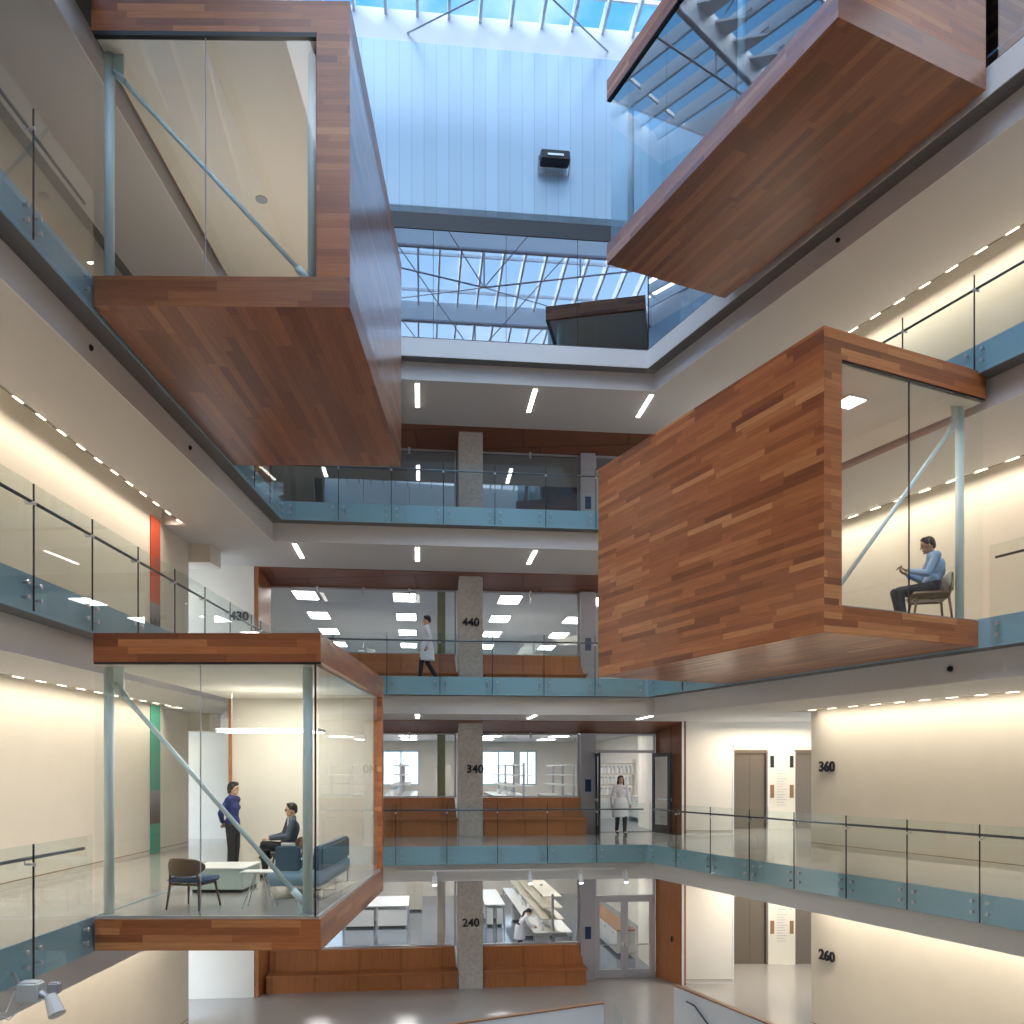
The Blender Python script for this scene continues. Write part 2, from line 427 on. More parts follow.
# ---------------------------------------------------------------- niche, glass line, columns, labs
GX0, GX1 = -6.95, -1.58       # first bay
HX0, HX1 = -.80, 2.12         # second bay
DX0, DX1 = 2.58, 4.46         # door bay
for k in (2, 3, 4, 5):
    z0, z1 = Z[k], Z[k + 1] - .9
    gh = z1 - .32             # head of the glass
    # sloping wood soffit
    b = MB(); b.T = BACK
    b.hexa([(-7.2, -1.02, z1 - .02), (5.1, -1.02, z1 - .02), (4.56, .02, gh), (-7.0, .02, gh)], [(-7.2, -1.02, z1), (5.1, -1.02, z1), (4.56, .02, z1), (-7.0, .02, z1)])
    struct('ceiling_niche', b, 'panel_wood', grain_x=True)
    b = MB(); b.T = BACK
    b.hexa([(-7.2, -1.05, z0), (-7.1, -1.05, z0), (-6.95, .02, z0), (-7.05, .02, z0)], [(-7.2, -1.05, z1), (-7.1, -1.05, z1), (-6.95, .02, z1), (-7.05, .02, z1)])
    struct('wall_niche_left', b, 'bench_wood', vertical=True)
    b = MB(); b.T = BACK
    b.hexa([(4.98, -1.03, z0), (5.09, -1.08, z0), (4.62, .02, z0), (4.50, .02, z0)], [(4.98, -1.03, z1), (5.09, -1.08, z1), (4.62, .02, z1), (4.50, .02, z1)])
    struct('wall_niche_right', b, 'panel_wall' if k > 2 else 'bench_wood', vertical=True)
    # column
    col = bframe('concrete_column', 'square exposed concrete column between the lab windows on the %s storey' % ORD[k], 'column', z0, x=-1.19)
    MB().box(-.345, .345, -.82, .12, .001, z1 - z0 - .02).build('shaft', 'concrete', col)
    if k < 5:
        text_obj('%d40' % k, .33, .012, 'sign_black', 'room_number', col, (.0 if k != 3 else .12, -.835, 1.92 if k > 2 else 1.9))
    # metal pillar beside the door
    col = bframe('metal_pillar', 'slim grey metal clad pillar left of the lab door on the %s storey' % ORD[k], 'pillar', z0, x=2.35)
    MB().box(-.22, .22, -.25, .12, .001, gh - z0 - .005).build('cladding', 'pillar_metal', col)
    MB().box(-.09, .09, -.27, -.25, 1.25, 1.62).build('card_reader_screen', 'screen_blue', col)
    # windows
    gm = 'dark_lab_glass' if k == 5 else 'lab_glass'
    for n, (x0, x1, cnt) in enumerate(((GX0, GX1, 4), (HX0, HX1, 2))):
        w = bframe('window_%d' % (n + 1), 'w', 'window', z0); del w['label']; del w['category']; w['kind'] = 'structure'
        b = MB(); b.box(x0, x1, -.03, .03, 1.09, 1.13); b.box(x0, x1, -.03, .03, gh - z0 - .05, gh - z0); b.box(x1 - .05, x1, -.03, .03, 1.13, gh - z0 - .05)
        b.build('window_frame', 'frame_metal', w)
        for i in range(cnt):
            s = (x1 - .05 - x0) / cnt
            MB().box(x0 + i * s + .006, x0 + (i + 1) * s - .006, -.008, .008, 1.132, gh - z0 - .052).build('pane', gm, w)
            if i: MB().box(x0 + i * s - .03, x0 + i * s + .03, -.09, -.01, gh - z0 - .16, gh - z0 + .02).build('glass_clip', 'chrome', w)
        bench = bframe('window_bench', 'long wooden window bench in the %s bay of the %s storey lab front' % (('left', 'right')[n], ORD[k]), 'bench', z0, 'wooden window benches')
        xe = x1 + (.0 if n == 0 else .08)
        b = MB(); b.hexa([(x0, -.30, .5), (xe, -.30, .5), (xe, .0, .5), (x0, .0, .5)], [(x0, -.18, 1.08), (xe - .06, -.18, 1.08), (xe - .06, .0, 1.08), (x0, .0, 1.08)])
        b.build('back_panel', 'bench_wood', bench, vertical=True)
        MB().rbox(x0, xe + .04, -.80, -.28, .44, .50, .01).build('seat', 'bench_wood', bench)
        MB().box(x0, xe, -.72, -.1, .0, .438).build('base', 'bench_wood', bench, vertical=True)
    # lab shell
    b = MB(); b.T = BACK
    b.box(-9.2, 6.4, 17.0, 17.2, z0, z0 + 1.15); b.box(-9.2, 6.4, 17.0, 17.2, z0 + 2.85, z1)
    xs = [-9.2, -8.0, -6.4, -4.5, -2.7, .43, 2.1, 2.3, 3.2, 6.4]
    for i in range(0, len(xs), 2):
        b.box(xs[i], xs[i + 1], 17.0, 17.2, z0 + 1.15, z0 + 2.85)
    struct('wall_lab_far', b, 'cream' if k != 5 else 'soffit_dark')  # unlit fifth storey: darkness put into its lab wall and ceiling colour
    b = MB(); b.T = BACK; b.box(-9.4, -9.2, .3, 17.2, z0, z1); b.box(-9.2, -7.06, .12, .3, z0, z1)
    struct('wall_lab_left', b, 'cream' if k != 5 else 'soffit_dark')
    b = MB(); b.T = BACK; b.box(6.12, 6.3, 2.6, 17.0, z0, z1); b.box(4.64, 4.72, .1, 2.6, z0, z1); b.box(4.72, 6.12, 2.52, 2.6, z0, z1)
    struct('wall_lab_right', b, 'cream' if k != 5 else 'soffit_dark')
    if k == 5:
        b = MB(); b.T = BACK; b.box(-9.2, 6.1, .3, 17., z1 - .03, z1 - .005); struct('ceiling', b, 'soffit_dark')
    # far windows
    for i, (x0, x1) in enumerate(((-8.0, -6.4), (-4.5, -2.7), (.43, 2.1), (2.3, 3.2))):
        if k == 5: continue
        w = bframe('window_%d' % (i + 3), 'w', 'window', z0, y=17.0); del w['label']; del w['category']; w['kind'] = 'structure'
        b = MB(); b.box(x0, x0 + .06, 0, .08, 1.15, 2.85); b.box(x1 - .06, x1, 0, .08, 1.15, 2.85); b.box(x0, x1, 0, .08, 2.8, 2.85); b.box(x0, x1, 0, .08, 1.15, 1.2); b.box((x0 + x1) / 2 - .03, (x0 + x1) / 2 + .03, 0, .08, 1.2, 2.8)
        b.build('window_frame', 'edge_blue', w)
        MB().box(x0 + .06, x1 - .06, .03, .04, 1.2, 2.8).build('pane', 'lab_glass', w)
    # door bay : frame, transom, leaves
    d = bframe('door_%d' % k, 'd', 'door', z0); del d['label']; del d['category']; d['kind'] = 'structure'
    b = MB(); b.box(DX0, DX0 + .06, -.06, .06, 0, gh - z0); b.box(DX1 - .06, DX1, -.06, .06, 0, gh - z0)
    b.box(DX0, DX1, -.06, .06, 2.42, 2.50); b.box(DX0, DX1, -.06, .06, gh - z0 - .06, gh - z0)
    b.build('door_frame', 'frame_metal', d)
    MB().box(DX0 + .06, DX1 - .06, -.006, .006, 2.50, gh - z0 - .06).build('transom_glass', gm, d)
    lw = (DX1 - DX0 - .13) / 2
    for side in (0, 1):
        leaf = bpy.data.objects.new('door_leaf', None); COL.objects.link(leaf); leaf.parent = d
        fm = 'frame_metal' if k != 3 else 'dark_metal'
        sg = 1 if side == 0 else -1
        leaf.location = (DX0 + .062 if side == 0 else DX1 - .062, 0, 0)
        if k == 3: leaf.rotation_euler = (0, 0, R(-95) if side == 0 else R(110))
        def bx(x0, x1, *r): return (min(sg * x0, sg * x1), max(sg * x0, sg * x1), *r)
        b = MB(); b.box(*bx(0, .11, -.025, .025, .01, 2.41)); b.box(*bx(lw - .11, lw, -.025, .025, .01, 2.41)); b.box(*bx(.11, lw - .11, -.025, .025, 2.30, 2.41)); b.box(*bx(.11, lw - .11, -.025, .025, .01, .26))
        b.build('leaf_frame', fm, leaf)
        MB().box(*bx(.11, lw - .11, -.006, .006, .26, 2.30)).build('leaf_glass', 'lab_glass' if k != 3 else 'dark_lab_glass', leaf)
        b = MB(); b.tube((sg * .16, -.07, 1.02), (sg * (lw - .03), -.07, 1.02), .018); b.box(*bx(lw - .10, lw - .02, -.08, -.025, .97, 1.07))
        b.build('push_bar', 'chrome', leaf)

# side panel details on the second storey
p = BACK @ Vector((4.93, -.75, 0))
o = MB().box(-.06, .06, -.02, .02, -.08, .08).build('wall_switch', 'black'); o.location = (4.80, 24.52, Z[2] + 1.33); o.rotation_euler = (0, 0, R(60) + PI)
tag(o, 'small black door control plate on the wood panel beside the second storey lab door', 'switch')

# room numbers on plain walls
def number(txt, loc, rz, label, size=.34):
    t = thing('room_number', label, 'sign', loc, rz, 'black room numbers')
    text_obj(txt, size, .015, 'sign_black', 'digits', t)
    return t
number('430', (-7.45, Yn(-7.45) - .03, Z[4] + 1.92), AB, 'black numerals 430 on the cream wall left of the fourth storey lab')
number('360', (xw(19.9) - .03, 19.9, Z[3] + 1.97), -PI / 2 + AR, 'black numerals 360 on the cream wall by the third storey lifts', .34)
number('260', (xw(19.9) - .03, 19.9, Z[2] + 1.85), -PI / 2 + AR, 'black numerals 260 on the cream wall by the second storey lifts', .34)

# ---------------------------------------------------------------- lifts
for k in (2, 3, 4, 5):
    z0 = Z[k]
    for i, x0 in enumerate((7.27, 9.28)):
        d = bpy.data.objects.new('door_%d' % (k * 2 + i + 4), None); COL.objects.link(d); d.location = (x0, 27.0, z0); d['kind'] = 'structure'
        MB().box(0, 1.12, .10, .16, .0, 2.45).build('lift_door_panel', 'stainless', d)
        b = MB(); b.box(0, .06, 0, .10, 0, 2.55); b.box(1.06, 1.12, 0, .10, 0, 2.55); b.box(.06, 1.06, 0, .10, 2.45, 2.55)
        b.build('lift_frame', 'stainless', d)
        MB().box(.558, .562, .095, .101, 0, 2.45).build('door_joint', 'black', d)
    p = thing('directory_panel', 'cream directory panel between the two steel lift doors on the %s storey' % ORD[k], 'sign', (8.40, 27.0, z0), 0, 'lift directory panels')
    MB().box(0, .87, -.03, .0, .0, 2.5).build('board', 'cream_gloss', p)
    for x in (.12, .75):
        MB().box(x - .06, x + .06, -.045, -.03, 1.0, 1.42).build('call_plate', 'plaster_brown', p)
        MB().box(x - .06, x + .06, -.045, -.03, 1.98, 2.36).build('floor_indicator', 'black', p)
    b = MB()
    for i in range(13):
        w = (.28, .20, .33, .24)[i % 4]; b.box(.27, .27 + w, -.034, -.03, 1.78 - i * .085, 1.795 - i * .085)
    b.build('directory_text', 'pillar_metal', p)

# ---------------------------------------------------------------- guards
def guard(name, label, p0, p1, z, joints=None, n=None):
    p0 = Vector(p0); p1 = Vector(p1); L = (p1 - p0).length; rz = math.atan2(p1.y - p0.y, p1.x - p0.x)
    t = thing(name, label, 'railing', (p0.x, p0.y, z), rz, 'frameless glass railings')
    if joints is None: joints = [L * i / n for i in range(n + 1)]
    proto = None
    bolt_me = None; seal_me = None; br_me = None
    for i, (a, c) in enumerate(zip(joints, joints[1:])):
        g = MB().box(a + .008, c - .008, -.075, -.062, -.44, 1.07).build('glass_panel', 'guard_glass', t)
        for x in (a + .13, c - .13):
            for zz in (-.12, -.29):
                if bolt_me is None:
                    q = MB(); q.tube((0, -.095, 0), (0, -.076, 0), .028, seg=12); q.tube((0, -.0615, 0), (0, -.022, 0), .016, seg=8)
                    o = q.build('standoff_bolt', 'chrome', g); bolt_me = o.data
                else:
                    o = bpy.data.objects.new('standoff_bolt', bolt_me); COL.objects.link(o); o.parent = g
                o.location = (x, 0, zz)
        if i:
            if seal_me is None:
                o = MB().box(-.0075, .0075, -.077, -.060, -.44, 1.07).build('joint_seal', 'dark_metal', t); seal_me = o.data
            else:
                o = bpy.data.objects.new('joint_seal', seal_me); COL.objects.link(o); o.parent = t
            o.location = (a, 0, 0)
    MB().tube((joints[0] + .03, .03, .90), (joints[-1] - .03, .03, .90), .021, seg=12).build('handrail', 'rail_steel', t, smooth=True)
    xs = joints[1:-1] or [joints[0] + .2]
    for x in xs:
        if br_me is None:
            q = MB(); q.tube((0, -.06, .84), (0, .03, .84), .012, seg=8); q.tube((0, .03, .84), (0, .03, .88), .010, seg=8); q.tube((0, -.09, .84), (0, -.0605, .84), .025, seg=10)
            o = q.build('handrail_bracket', 'chrome', t); br_me = o.data
        else:
            o = bpy.data.objects.new('handrail_bracket', br_me); COL.objects.link(o); o.parent = t
        o.location = (x, 0, 0)
    return t
# left side
guard('glass_railing', 'near left third storey glass railing ending at the lower glass pod', (XL[3], 3.78), (XL[3], 10.66), 0, [0, 1.39, 2.78, 4.17, 5.56, 6.88])
guard('glass_railing', 'left third storey glass railing behind the lower pod', (XL[3], 16.2), (XL[3], Ye(XL[3]) - .05), 0, n=3)
guard('glass_railing', 'long left fourth storey glass railing above the lower pod roof', (XL[4], 5.70), (XL[4], 20.22), Z[4], [0] + [1.39 * i for i in range(1, 11)][:9] + [13.2, 14.5])
guard('glass_railing', 'near left fifth storey glass railing ending at the upper wooden pod', (XL[5], 4.02), (XL[5], 11.0), Z[5], [0, 1.39, 2.78, 4.17, 5.58, 6.96])
guard('glass_railing', 'short left fifth storey glass railing behind the upper wooden pod', (XL[5], 16.75), (XL[5], 20.25), Z[5], [0, 1.2, 2.35, 3.48])
# back
for k in (3, 4, 5):
    guard('glass_railing', 'straight glass railing across the back of the atrium on the %s storey' % ORD[k], (XL[k] + .10, Ye(XL[k] + .10)), (CR[0] - .09, CR[1] - .01), Z[k], n=7)
# right
def rpt(y): return (xr(y), y)
CR2 = rpt(21.12)
cs = math.cos(AR)
guard('glass_railing', 'long angled third storey glass railing on the right by the lifts', CR2, rpt(3.9), 0, [0] + [i * 1.325 - .16 for i in range(1, 15)])
guard('glass_railing', 'short right fourth storey glass railing behind the big wooden pod', CR2, rpt(18.5), Z[4], n=2)
guard('glass_railing', 'right fourth storey glass railing in front of the big wooden pod', rpt(12.62), rpt(4.3), Z[4], n=7)
guard('glass_railing', 'right fifth storey glass railing above the big wooden pod', CR2, rpt(4.4), Z[5], [0] + [1.325 * i - .25 for i in range(1, 15)])

# ---------------------------------------------------------------- sixth storey glazing and the roof light
def glazing(p0, p1, z0, z1, n, name='window_9'):
    p0 = Vector(p0); p1 = Vector(p1); L = (p1 - p0).length
    w = bpy.data.objects.new(name, None); COL.objects.link(w); w.location = (p0.x, p0.y, z0); w.rotation_euler = (0, 0, math.atan2(p1.y - p0.y, p1.x - p0.x)); w['kind'] = 'structure'
    for i in range(n):
        MB().box(L * i / n + .006, L * (i + 1) / n - .006, .02, .032, .03, z1 - z0).build('pane', 'coated_glass', w)
    MB().box(0, L, .0, .06, 0, .028).build('window_frame', 'edge_dark', w)
glazing((XL[6], -.5), (XL[6], Ye(XL[6])), Z[6], 15.32, 10)
glazing((XL[6], Ye(XL[6])), CR, Z[6], 15.32, 5)
glazing(CR, rpt(-.5), Z[6], 15.32, 10)
def ring(z0, z1, m, name, th=.15, off=0.):
    a, c = inset_ring(XL[6], off)
    b = MB(); b.wall((XL[6] - off, -6), a, th, z0, z1); o = struct(name, b, m)
    b = MB(); b.T = Matrix.Translation((a[0], a[1], 0)) @ Matrix.Rotation(math.atan2(c[1] - a[1], c[0] - a[0]), 4, 'Z')
    L = math.hypot(c[0] - a[0], c[1] - a[1]); b.box(0, L, 0, th, z0, z1)
    o = struct(name, b, m)
    e = (xr(-6) + off, -6)
    bb = MB(); bb.box(0, math.hypot(e[0] - c[0], e[1] - c[1]), 0, th, z0, z1)
    o = struct(name, bb, m); o.location = (c[0], c[1], 0); o.rotation_euler = (0, 0, math.atan2(e[1] - c[1], e[0] - c[0]))
ring(15.32, 15.72, 'edge_dark', 'trim_head', .2)
ring(15.73, 19.95, 'metal_siding', 'wall_siding', .15, .02)
ring(19.95, 20.75, 'roof_white', 'trim_curb', .3, .05)

# skylight: rafters, deep baffled beams, cable trusses, glass
SKY = Matrix.Translation((0, 20.9, 0)) @ Matrix.Rotation(AB, 4, 'Z')
b = MB(); b.T = SKY
for i in range(32): b.box(-7.0 + .78 * i, -6.93 + .78 * i, -27, .3, 20.6, 20.98)
struct('trim_rafter', b, 'roof_white')
b = MB(); b.T = SKY
for i in range(12): b.box(-7.2, 18, -26.5 + 2.35 * i, -26.44 + 2.35 * i, 20.86, 20.96)
struct('trim_purlin', b, 'roof_white')
for i, y in enumerate((-3.4, -8.2, -13.0, -17.8)):
    b = MB(); b.T = SKY
    b.box(-7.0, 16, y, y + .10, 20.05, 20.75)
    for j in range(30):
        x = -6.9 + .78 * j
        b.hexa([(x, y - .75, 20.70), (x + .05, y - .75, 20.70), (x + .05, y, 20.70), (x, y, 20.70)], [(x, y - .75, 20.75), (x + .05, y - .75, 20.75), (x + .05, y, 20.75), (x, y, 20.75)])
        b.prism([(x, y - .7), (x + .5, y), (x, y)], 20.55, 20.62)
    struct('trim_baffle_beam', b, 'roof_white')
    b = MB(); b.T = SKY
    b.tube((-6.8, y + .05, 20.0), (15, y + .05, 20.0), .07); b.tube((-6.8, y + .05, 19.9), (0, y + .05, 18.7), .03); b.tube((0, y + .05, 18.7), (7, y + .05, 19.9), .03)
    for x in (-3.4, 0, 3.4): b.tube((x, y + .05, 20.0), (x, y + .05, 18.7 + abs(x) * .18), .03)
    b.tube((0, y + .05, 18.7), (-3.4, y + 4.6, 20.7), .02); b.tube((0, y + .05, 18.7), (3.4, y + 4.6, 20.7), .02)
    b.tube((0, y + .05, 18.7), (-3.4, y - 4.6, 20.7), .02); b.tube((0, y + .05, 18.7), (3.4, y - 4.6, 20.7), .02)
    o = struct('trim_truss', b, 'pillar_metal')
b = MB(); b.T = SKY; b.box(-7.2, 18, -27, .3, 20.99, 21.0)
w = struct('window_8', b, 'sky_glass')

# floodlight on the metal wall
f = thing('floodlight', 'black rectangular floodlight bracketed to the pale blue metal wall', 'lamp', (1.12, Ye(1.12) - .05, 17.1), AB)
MB().rbox(-.36, .36, -.34, -.02, -.08, .16, .02).build('housing', 'black', f)
MB().box(-.33, .33, -.30, -.06, -.10, -.081).build('lens', 'dark_metal', f)
b = MB(); b.tube((-.39, -.2, .1), (-.39, .05, -.2), .015); b.tube((.39, -.2, .1), (.39, .05, -.2), .015); b.tube((-.39, .04, -.2), (.39, .04, -.2), .015); b.box(-.2, .2, -.36, -.34, 0, .05)
b.build('bracket', 'chrome', f)

# ---------------------------------------------------------------- pods
def pod_posts(t, W, x0, ht, top_left=True, x1=None):
    x1 = W - .22 if x1 is None else x1
    if x0 is not None: MB().tube((x0, .35, .0), (x0, .35, ht), .065, seg=16).build('steel_post', 'steel_white', t, smooth=True)
    else: x0 = .42
    MB().tube((x1, .35, .0), (x1, .35, ht), .065, seg=16).build('steel_post', 'steel_white', t, smooth=True)
    a = (x0 + .07, .35, ht - .22); c = (x1 - .05, .35, .14)
    if not top_left: a = (x1 - .07, .35, ht - .22); c = (x0 + .05, .35, .14)
    b = MB(); b.tube(a, c, .032, seg=12)
    A = Vector(a); C = Vector(c); d = (C - A).normalized()
    b.tube(A, A + d * .22, .05, seg=12); b.tube(C - d * .22, C, .05, seg=12)
    r = b.build('brace_rod', 'steel_white', t, smooth=True)
    MB().box(a[0] - .11, a[0] + .13, .33, .37, ht - .3, ht).build('gusset_plate', 'steel_white', t)
    MB().box(c[0] - .08, c[0] + .08, .33, .37, .0, .22).build('gusset_plate', 'steel_white', t)

# dark butt joints between the glass panes are added with each pod
LP = thing('glass_pod', 'glass walled meeting pod with thin wood frame and three chairs inside, lower left', 'pod', (XL[3] + .06, 10.7, 0), 0, 'projecting wooden meeting pods')
W, D, H = 2.92, 5.35, 3.29
MB().box(.02, W, 0, D, -.42, -.02).build('floor_slab', 'cherry', LP, grain_x=False)
MB().box(0, W - .03, .05, D - .1, -.018, .0).build('floor_finish', 'terrazzo', LP)
MB().box(0, W, 0, D, H, H + .37).build('roof_slab', 'cherry', LP)
MB().box(.0, W - .1, .08, D - .1, H - .03, H - .002).build('pod_ceiling', 'cream', LP)
MB().box(W - .16, W, D - .2, D, -.019, H - .001).build('corner_stile', 'cherry', LP, vertical=False)
MB().box(.05, W - .17, D - .14, D - .04, .001, H - .031).build('back_wall', 'cream', LP)
MB().box(.0, .048, D - .2, D, .001, H - .001).build('wall_end_trim', 'bench_wood', LP, vertical=True)
for a, c in ((.0, 1.36), (1.37, W - .10)): MB().box(a + .004, c - .004, .03, .045, .002, H - .035).build('front_glass', 'clear_glass', LP)
MB().box(W - .085, W - .065, .02, .05, .0, H - .002).build('corner_seal', 'black', LP)
for i in range(3):
    y0 = .1 + i * 1.65; MB().box(W - .06, W - .045, y0 + .004, y0 + 1.646, .002, H - .004).build('side_glass', 'clear_glass', LP)
MB().box(0, W, .01, .05, H - .028, H - .001).build('head_channel', 'black', LP)
b = MB(); b.box(0, W - .02, .02, .06, -.019, .02); b.box(W - .065, W - .02, .06, D - .2, -.019, .02); b.build('sill_channel', 'chrome', LP)
pod_posts(LP, W, .035, H - .031, True, W - .25)

MB().box(1.360, 1.370, .028, .047, .002, H - .035).build('joint_seal', 'pillar_metal', LP)
# upper left pod (fifth storey)
UP = thing('wooden_pod', 'high wooden pod with a glazed front and solid right side, upper left', 'pod', (XL[5] + .06, 11.0, Z[5]), R(.6), 'projecting wooden meeting pods')
W2, D2, H2 = 3.38, 5.75, 3.22
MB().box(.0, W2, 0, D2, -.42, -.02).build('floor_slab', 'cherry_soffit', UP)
MB().box(.0, W2 - .5, .05, D2 - .12, -.018, .0).build('floor_finish', 'terrazzo', UP)
MB().box(-.03, W2, 0, D2, H2, H2 + .42).build('roof_slab', 'cherry', UP)
MB().box(W2 - .44, W2, .016, D2, -.019, H2 - .001).build('right_wall', 'cherry_gloss', UP)
MB().box(W2 - .44, W2, 0, .015, -.019, H2 - .001).build('front_stile', 'cherry', UP)
MB().box(.0, W2 - .46, .08, D2 - .16, H2 - .03, H2 - .002).build('pod_ceiling', 'cream', UP)
MB().box(.3, W2 - .45, D2 - .14, D2 - .04, .001, H2 - .031).build('back_wall', 'cream', UP)
for a, c in ((.0, 1.46), (1.47, W2 - .45)): MB().box(a + .004, c - .004, .03, .045, .002, H2 - .035).build('front_glass', 'clear_glass', UP)
MB().box(0, W2 - .45, .0, .07, H2 - .06, H2 - .001).build('head_channel', 'black', UP)
pod_posts(UP, W2, .05, H2 - .031, True, W2 - .57)
b = MB()
b.tube((1.3, 3.2, H2 - .045), (1.3, 3.2, H2 - .031), .10, seg=20); b.build('ceiling_speaker', 'pillar_metal', UP)
b = MB(); b.tube((2.45, 3.1, H2 - .045), (2.45, 3.1, H2 - .031), .10, seg=20); b.build('ceiling_speaker', 'pillar_metal', UP)

MB().box(1.46, 1.47, .028, .047, .002, H2 - .035).build('joint_seal', 'pillar_metal', UP)
# right pod (fourth storey) and upper right pod (sixth)
RP = thing('wooden_pod', 'big wooden box pod with solid plank side, seated man behind its front glass', 'pod', (4.35, 11.5, Z[4]), R(24.6), 'projecting wooden meeting pods')
W3, D3, H3 = 3.33, 6.07, 3.42
MB().box(.0, W3, 0, D3, -.42, -.03).build('floor_slab', 'cherry', RP)
MB().box(.332, W3, .05, D3 - .12, -.028, .0).build('floor_finish', 'terrazzo', RP)
MB().box(.0, W3, 0, D3, H3, H3 + .40).build('roof_slab', 'cherry', RP)
MB().box(.0, .33, 0, D3, -.029, H3 - .001).build('left_wall', 'cherry', RP)
MB().box(.332, W3, .08, D3 - .13, H3 - .03, H3 - .002).build('pod_ceiling', 'cream', RP)
for a, c in ((.332, 1.69), (1.70, W3 - .02)): MB().box(a + .004, c - .004, .03, .045, -.02, H3 - .035).build('front_glass', 'clear_glass', RP)
MB().box(.332, W3, .01, .06, H3 - .025, H3 - .001).build('head_channel', 'black', RP)
pod_posts(RP, W3, None, H3 - .031, False, W3 - .13)

MB().box(1.688, 1.702, .028, .047, -.02, H3 - .035).build('joint_seal', 'dark_metal', RP)
TP = thing('wooden_pod', 'topmost wooden pod with glazed left side and dark plank underside, upper right', 'pod', (4.49, 11.37, Z[6]), R(24.2), 'projecting wooden meeting pods')
W4, D4, H4 = 2.98, 6.10, 2.92
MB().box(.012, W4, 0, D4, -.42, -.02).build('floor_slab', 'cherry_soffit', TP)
MB().box(.0, .011, 0, D4, -.42, -.02).build('floor_edge', 'cherry_gloss', TP)
MB().box(.0, W4, 0, D4, H4, H4 + .40).build('roof_slab', 'cherry', TP)
MB().box(.0, W4, 0, .22, -.019, H4 - .001).build('near_wall', 'cherry', TP)
MB().box(.12, W4 - .02, .23, D4 - .1, H4 - .03, H4 - .002).build('pod_ceiling', 'white_paint', TP)
for i in range(3):
    y0 = .23 + i * 1.93; MB().box(.045, .06, y0 + .004, y0 + 1.926, -.018, H4 - .035).build('side_glass', 'pod_coated_glass', TP)
for a, c in ((.07, 1.5), (1.51, W4)): MB().box(a, c - .004, D4 - .06, D4 - .045, -.018, H4 - .035).build('end_glass', 'clear_glass', TP)
MB().box(.0, .09, .22, D4, H4 - .03, H4 - .001).build('head_channel', 'black', TP)
MB().tube((.35, D4 - .35, -.019), (.35, D4 - .35, H4 - .031), .065, seg=14).build('steel_post', 'steel_white', TP, smooth=True)
MB().tube((.35, 2.4, -.019), (.35, 2.4, H4 - .031), .065, seg=14).build('steel_post', 'steel_white', TP, smooth=True)

# ---------------------------------------------------------------- linear lights in the walkway ceilings
PL = {0: 'leftmost', 1: 'second', 2: 'third', 3: 'rightmost'}
for k in (2, 3, 4, 5):
    z = Z[k + 1] - .9
    for i, x in enumerate((-5.35, -2.32, .68, 3.72)):
        t = thing('linear_light', 'slim linear ceiling light on the %s storey back walkway, %s of four' % (ORD[k], PL[i]), 'lamp', (x, Ye(x) + .45, z), AB, 'linear walkway ceiling lights')
        MB().box(-.07, .07, 0, 1.4, -.012, .0).build('housing', 'white_paint', t)
        MB().box(-.05, .05, .02, 1.38, -.022, -.012).build('lens', 'lamp', t)
# slot lights in the side ceilings
def slot(name, label, loc, rz, L):
    t = thing(name, label, 'lamp', loc, rz, 'wall washing slot lights')
    MB().box(0, L, 0, .045, -.004, .03).build('trim_strip', 'cream', t)
    b = MB(); n = int(L / .62)
    for i in range(n): b.box(i * .62 + .10, i * .62 + .42, .012, .034, -.008, -.003)
    o = b.build('slots', 'black', t); o['kind'] = 'stuff'
    b = MB(); n = int(L / .62)
    for i in range(n): b.box(i * .62 + .46, i * .62 + .70, .01, .04, -.009, -.003)
    o = b.build('lit_gap', 'lamp_cove', t); o['kind'] = 'stuff'
for k in (2, 3, 4, 5):
    z = Z[k + 1] - .9
    if k < 5: slot('slot_light', 'slotted strip light along the left wall top of the %s storey' % ORD[k], (-7.46, -4., z), PI / 2, 23.1)
    p0 = (xw(20.2) - .58, 20.2); p1 = (xw(0) - .58, 0)
    slot('slot_light', 'slotted strip light along the right wall top of the %s storey' % ORD[k], (p0[0], p0[1], z), math.atan2(p1[1] - p0[1], p1[0] - p0[0]), 20.8)

# sprinklers / sensors on beams
for i, (x, y, z, l) in enumerate(((XL[5] - .28, 11.6, 7.78, 'on the left fifth storey beam nearest the camera'), (XL[5] - .28, 15.2, 7.78, 'on the left fifth storey beam under the wooden pod'),
                                 (xr(13.6) + .3, 13.6, 3.55, 'on the right beam under the big wooden pod'), (xr(12.) + .3, 12., 11.95, 'on the right beam under the topmost pod'), (xr(15.8) + .3, 15.8, 11.95, 'on the far part of the beam under the topmost pod'))):
    s = thing('sensor', 'tiny dark sensor ' + l, 'sensor', (x, y, z), 0, 'beam sensors')
    MB().sphere((0, 0, 0), .045, 10).build('dome', 'black', s, smooth=True)
    MB().tube((-.0, 0, .0), (.05 if x > 0 else -.05, 0, .0), .03).build('base', 'dark_metal', s)

# spotlights under the third storey edge
yr = Ye(-.5) + .1
tr = bframe('track_rail', 'long thin track rail under the third storey edge holding white spotlights', 'track', -.62, x=-.6, y=-3.92)
MB().box(-2.6, 2.9, -.02, .02, -.02, .02).build('rail', 'white_paint', tr)
for i, px in enumerate((-2.28, .12, 1.42, 2.58)):
    s = bframe('spotlight', 'white cylindrical spotlight hanging below third storey walkway edge, %s from left' % ('first', 'second', 'third', 'fourth')[i], 'lamp', -.66, 'white track spotlights', x=px - .0, y=-3.92)
    MB().tube((0, 0, .02), (0, 0, -.08), .03).build('stem', 'white_paint', s)
    MB().tube((0, .04, -.07), (0, -.05, -.30), .055, .06, 14).build('lamp_body', 'white_paint', s)
    MB().tube((0, -.05, -.301), (0, -.056, -.315), .05, .05, 14).build('lens', 'lamp_soft', s)

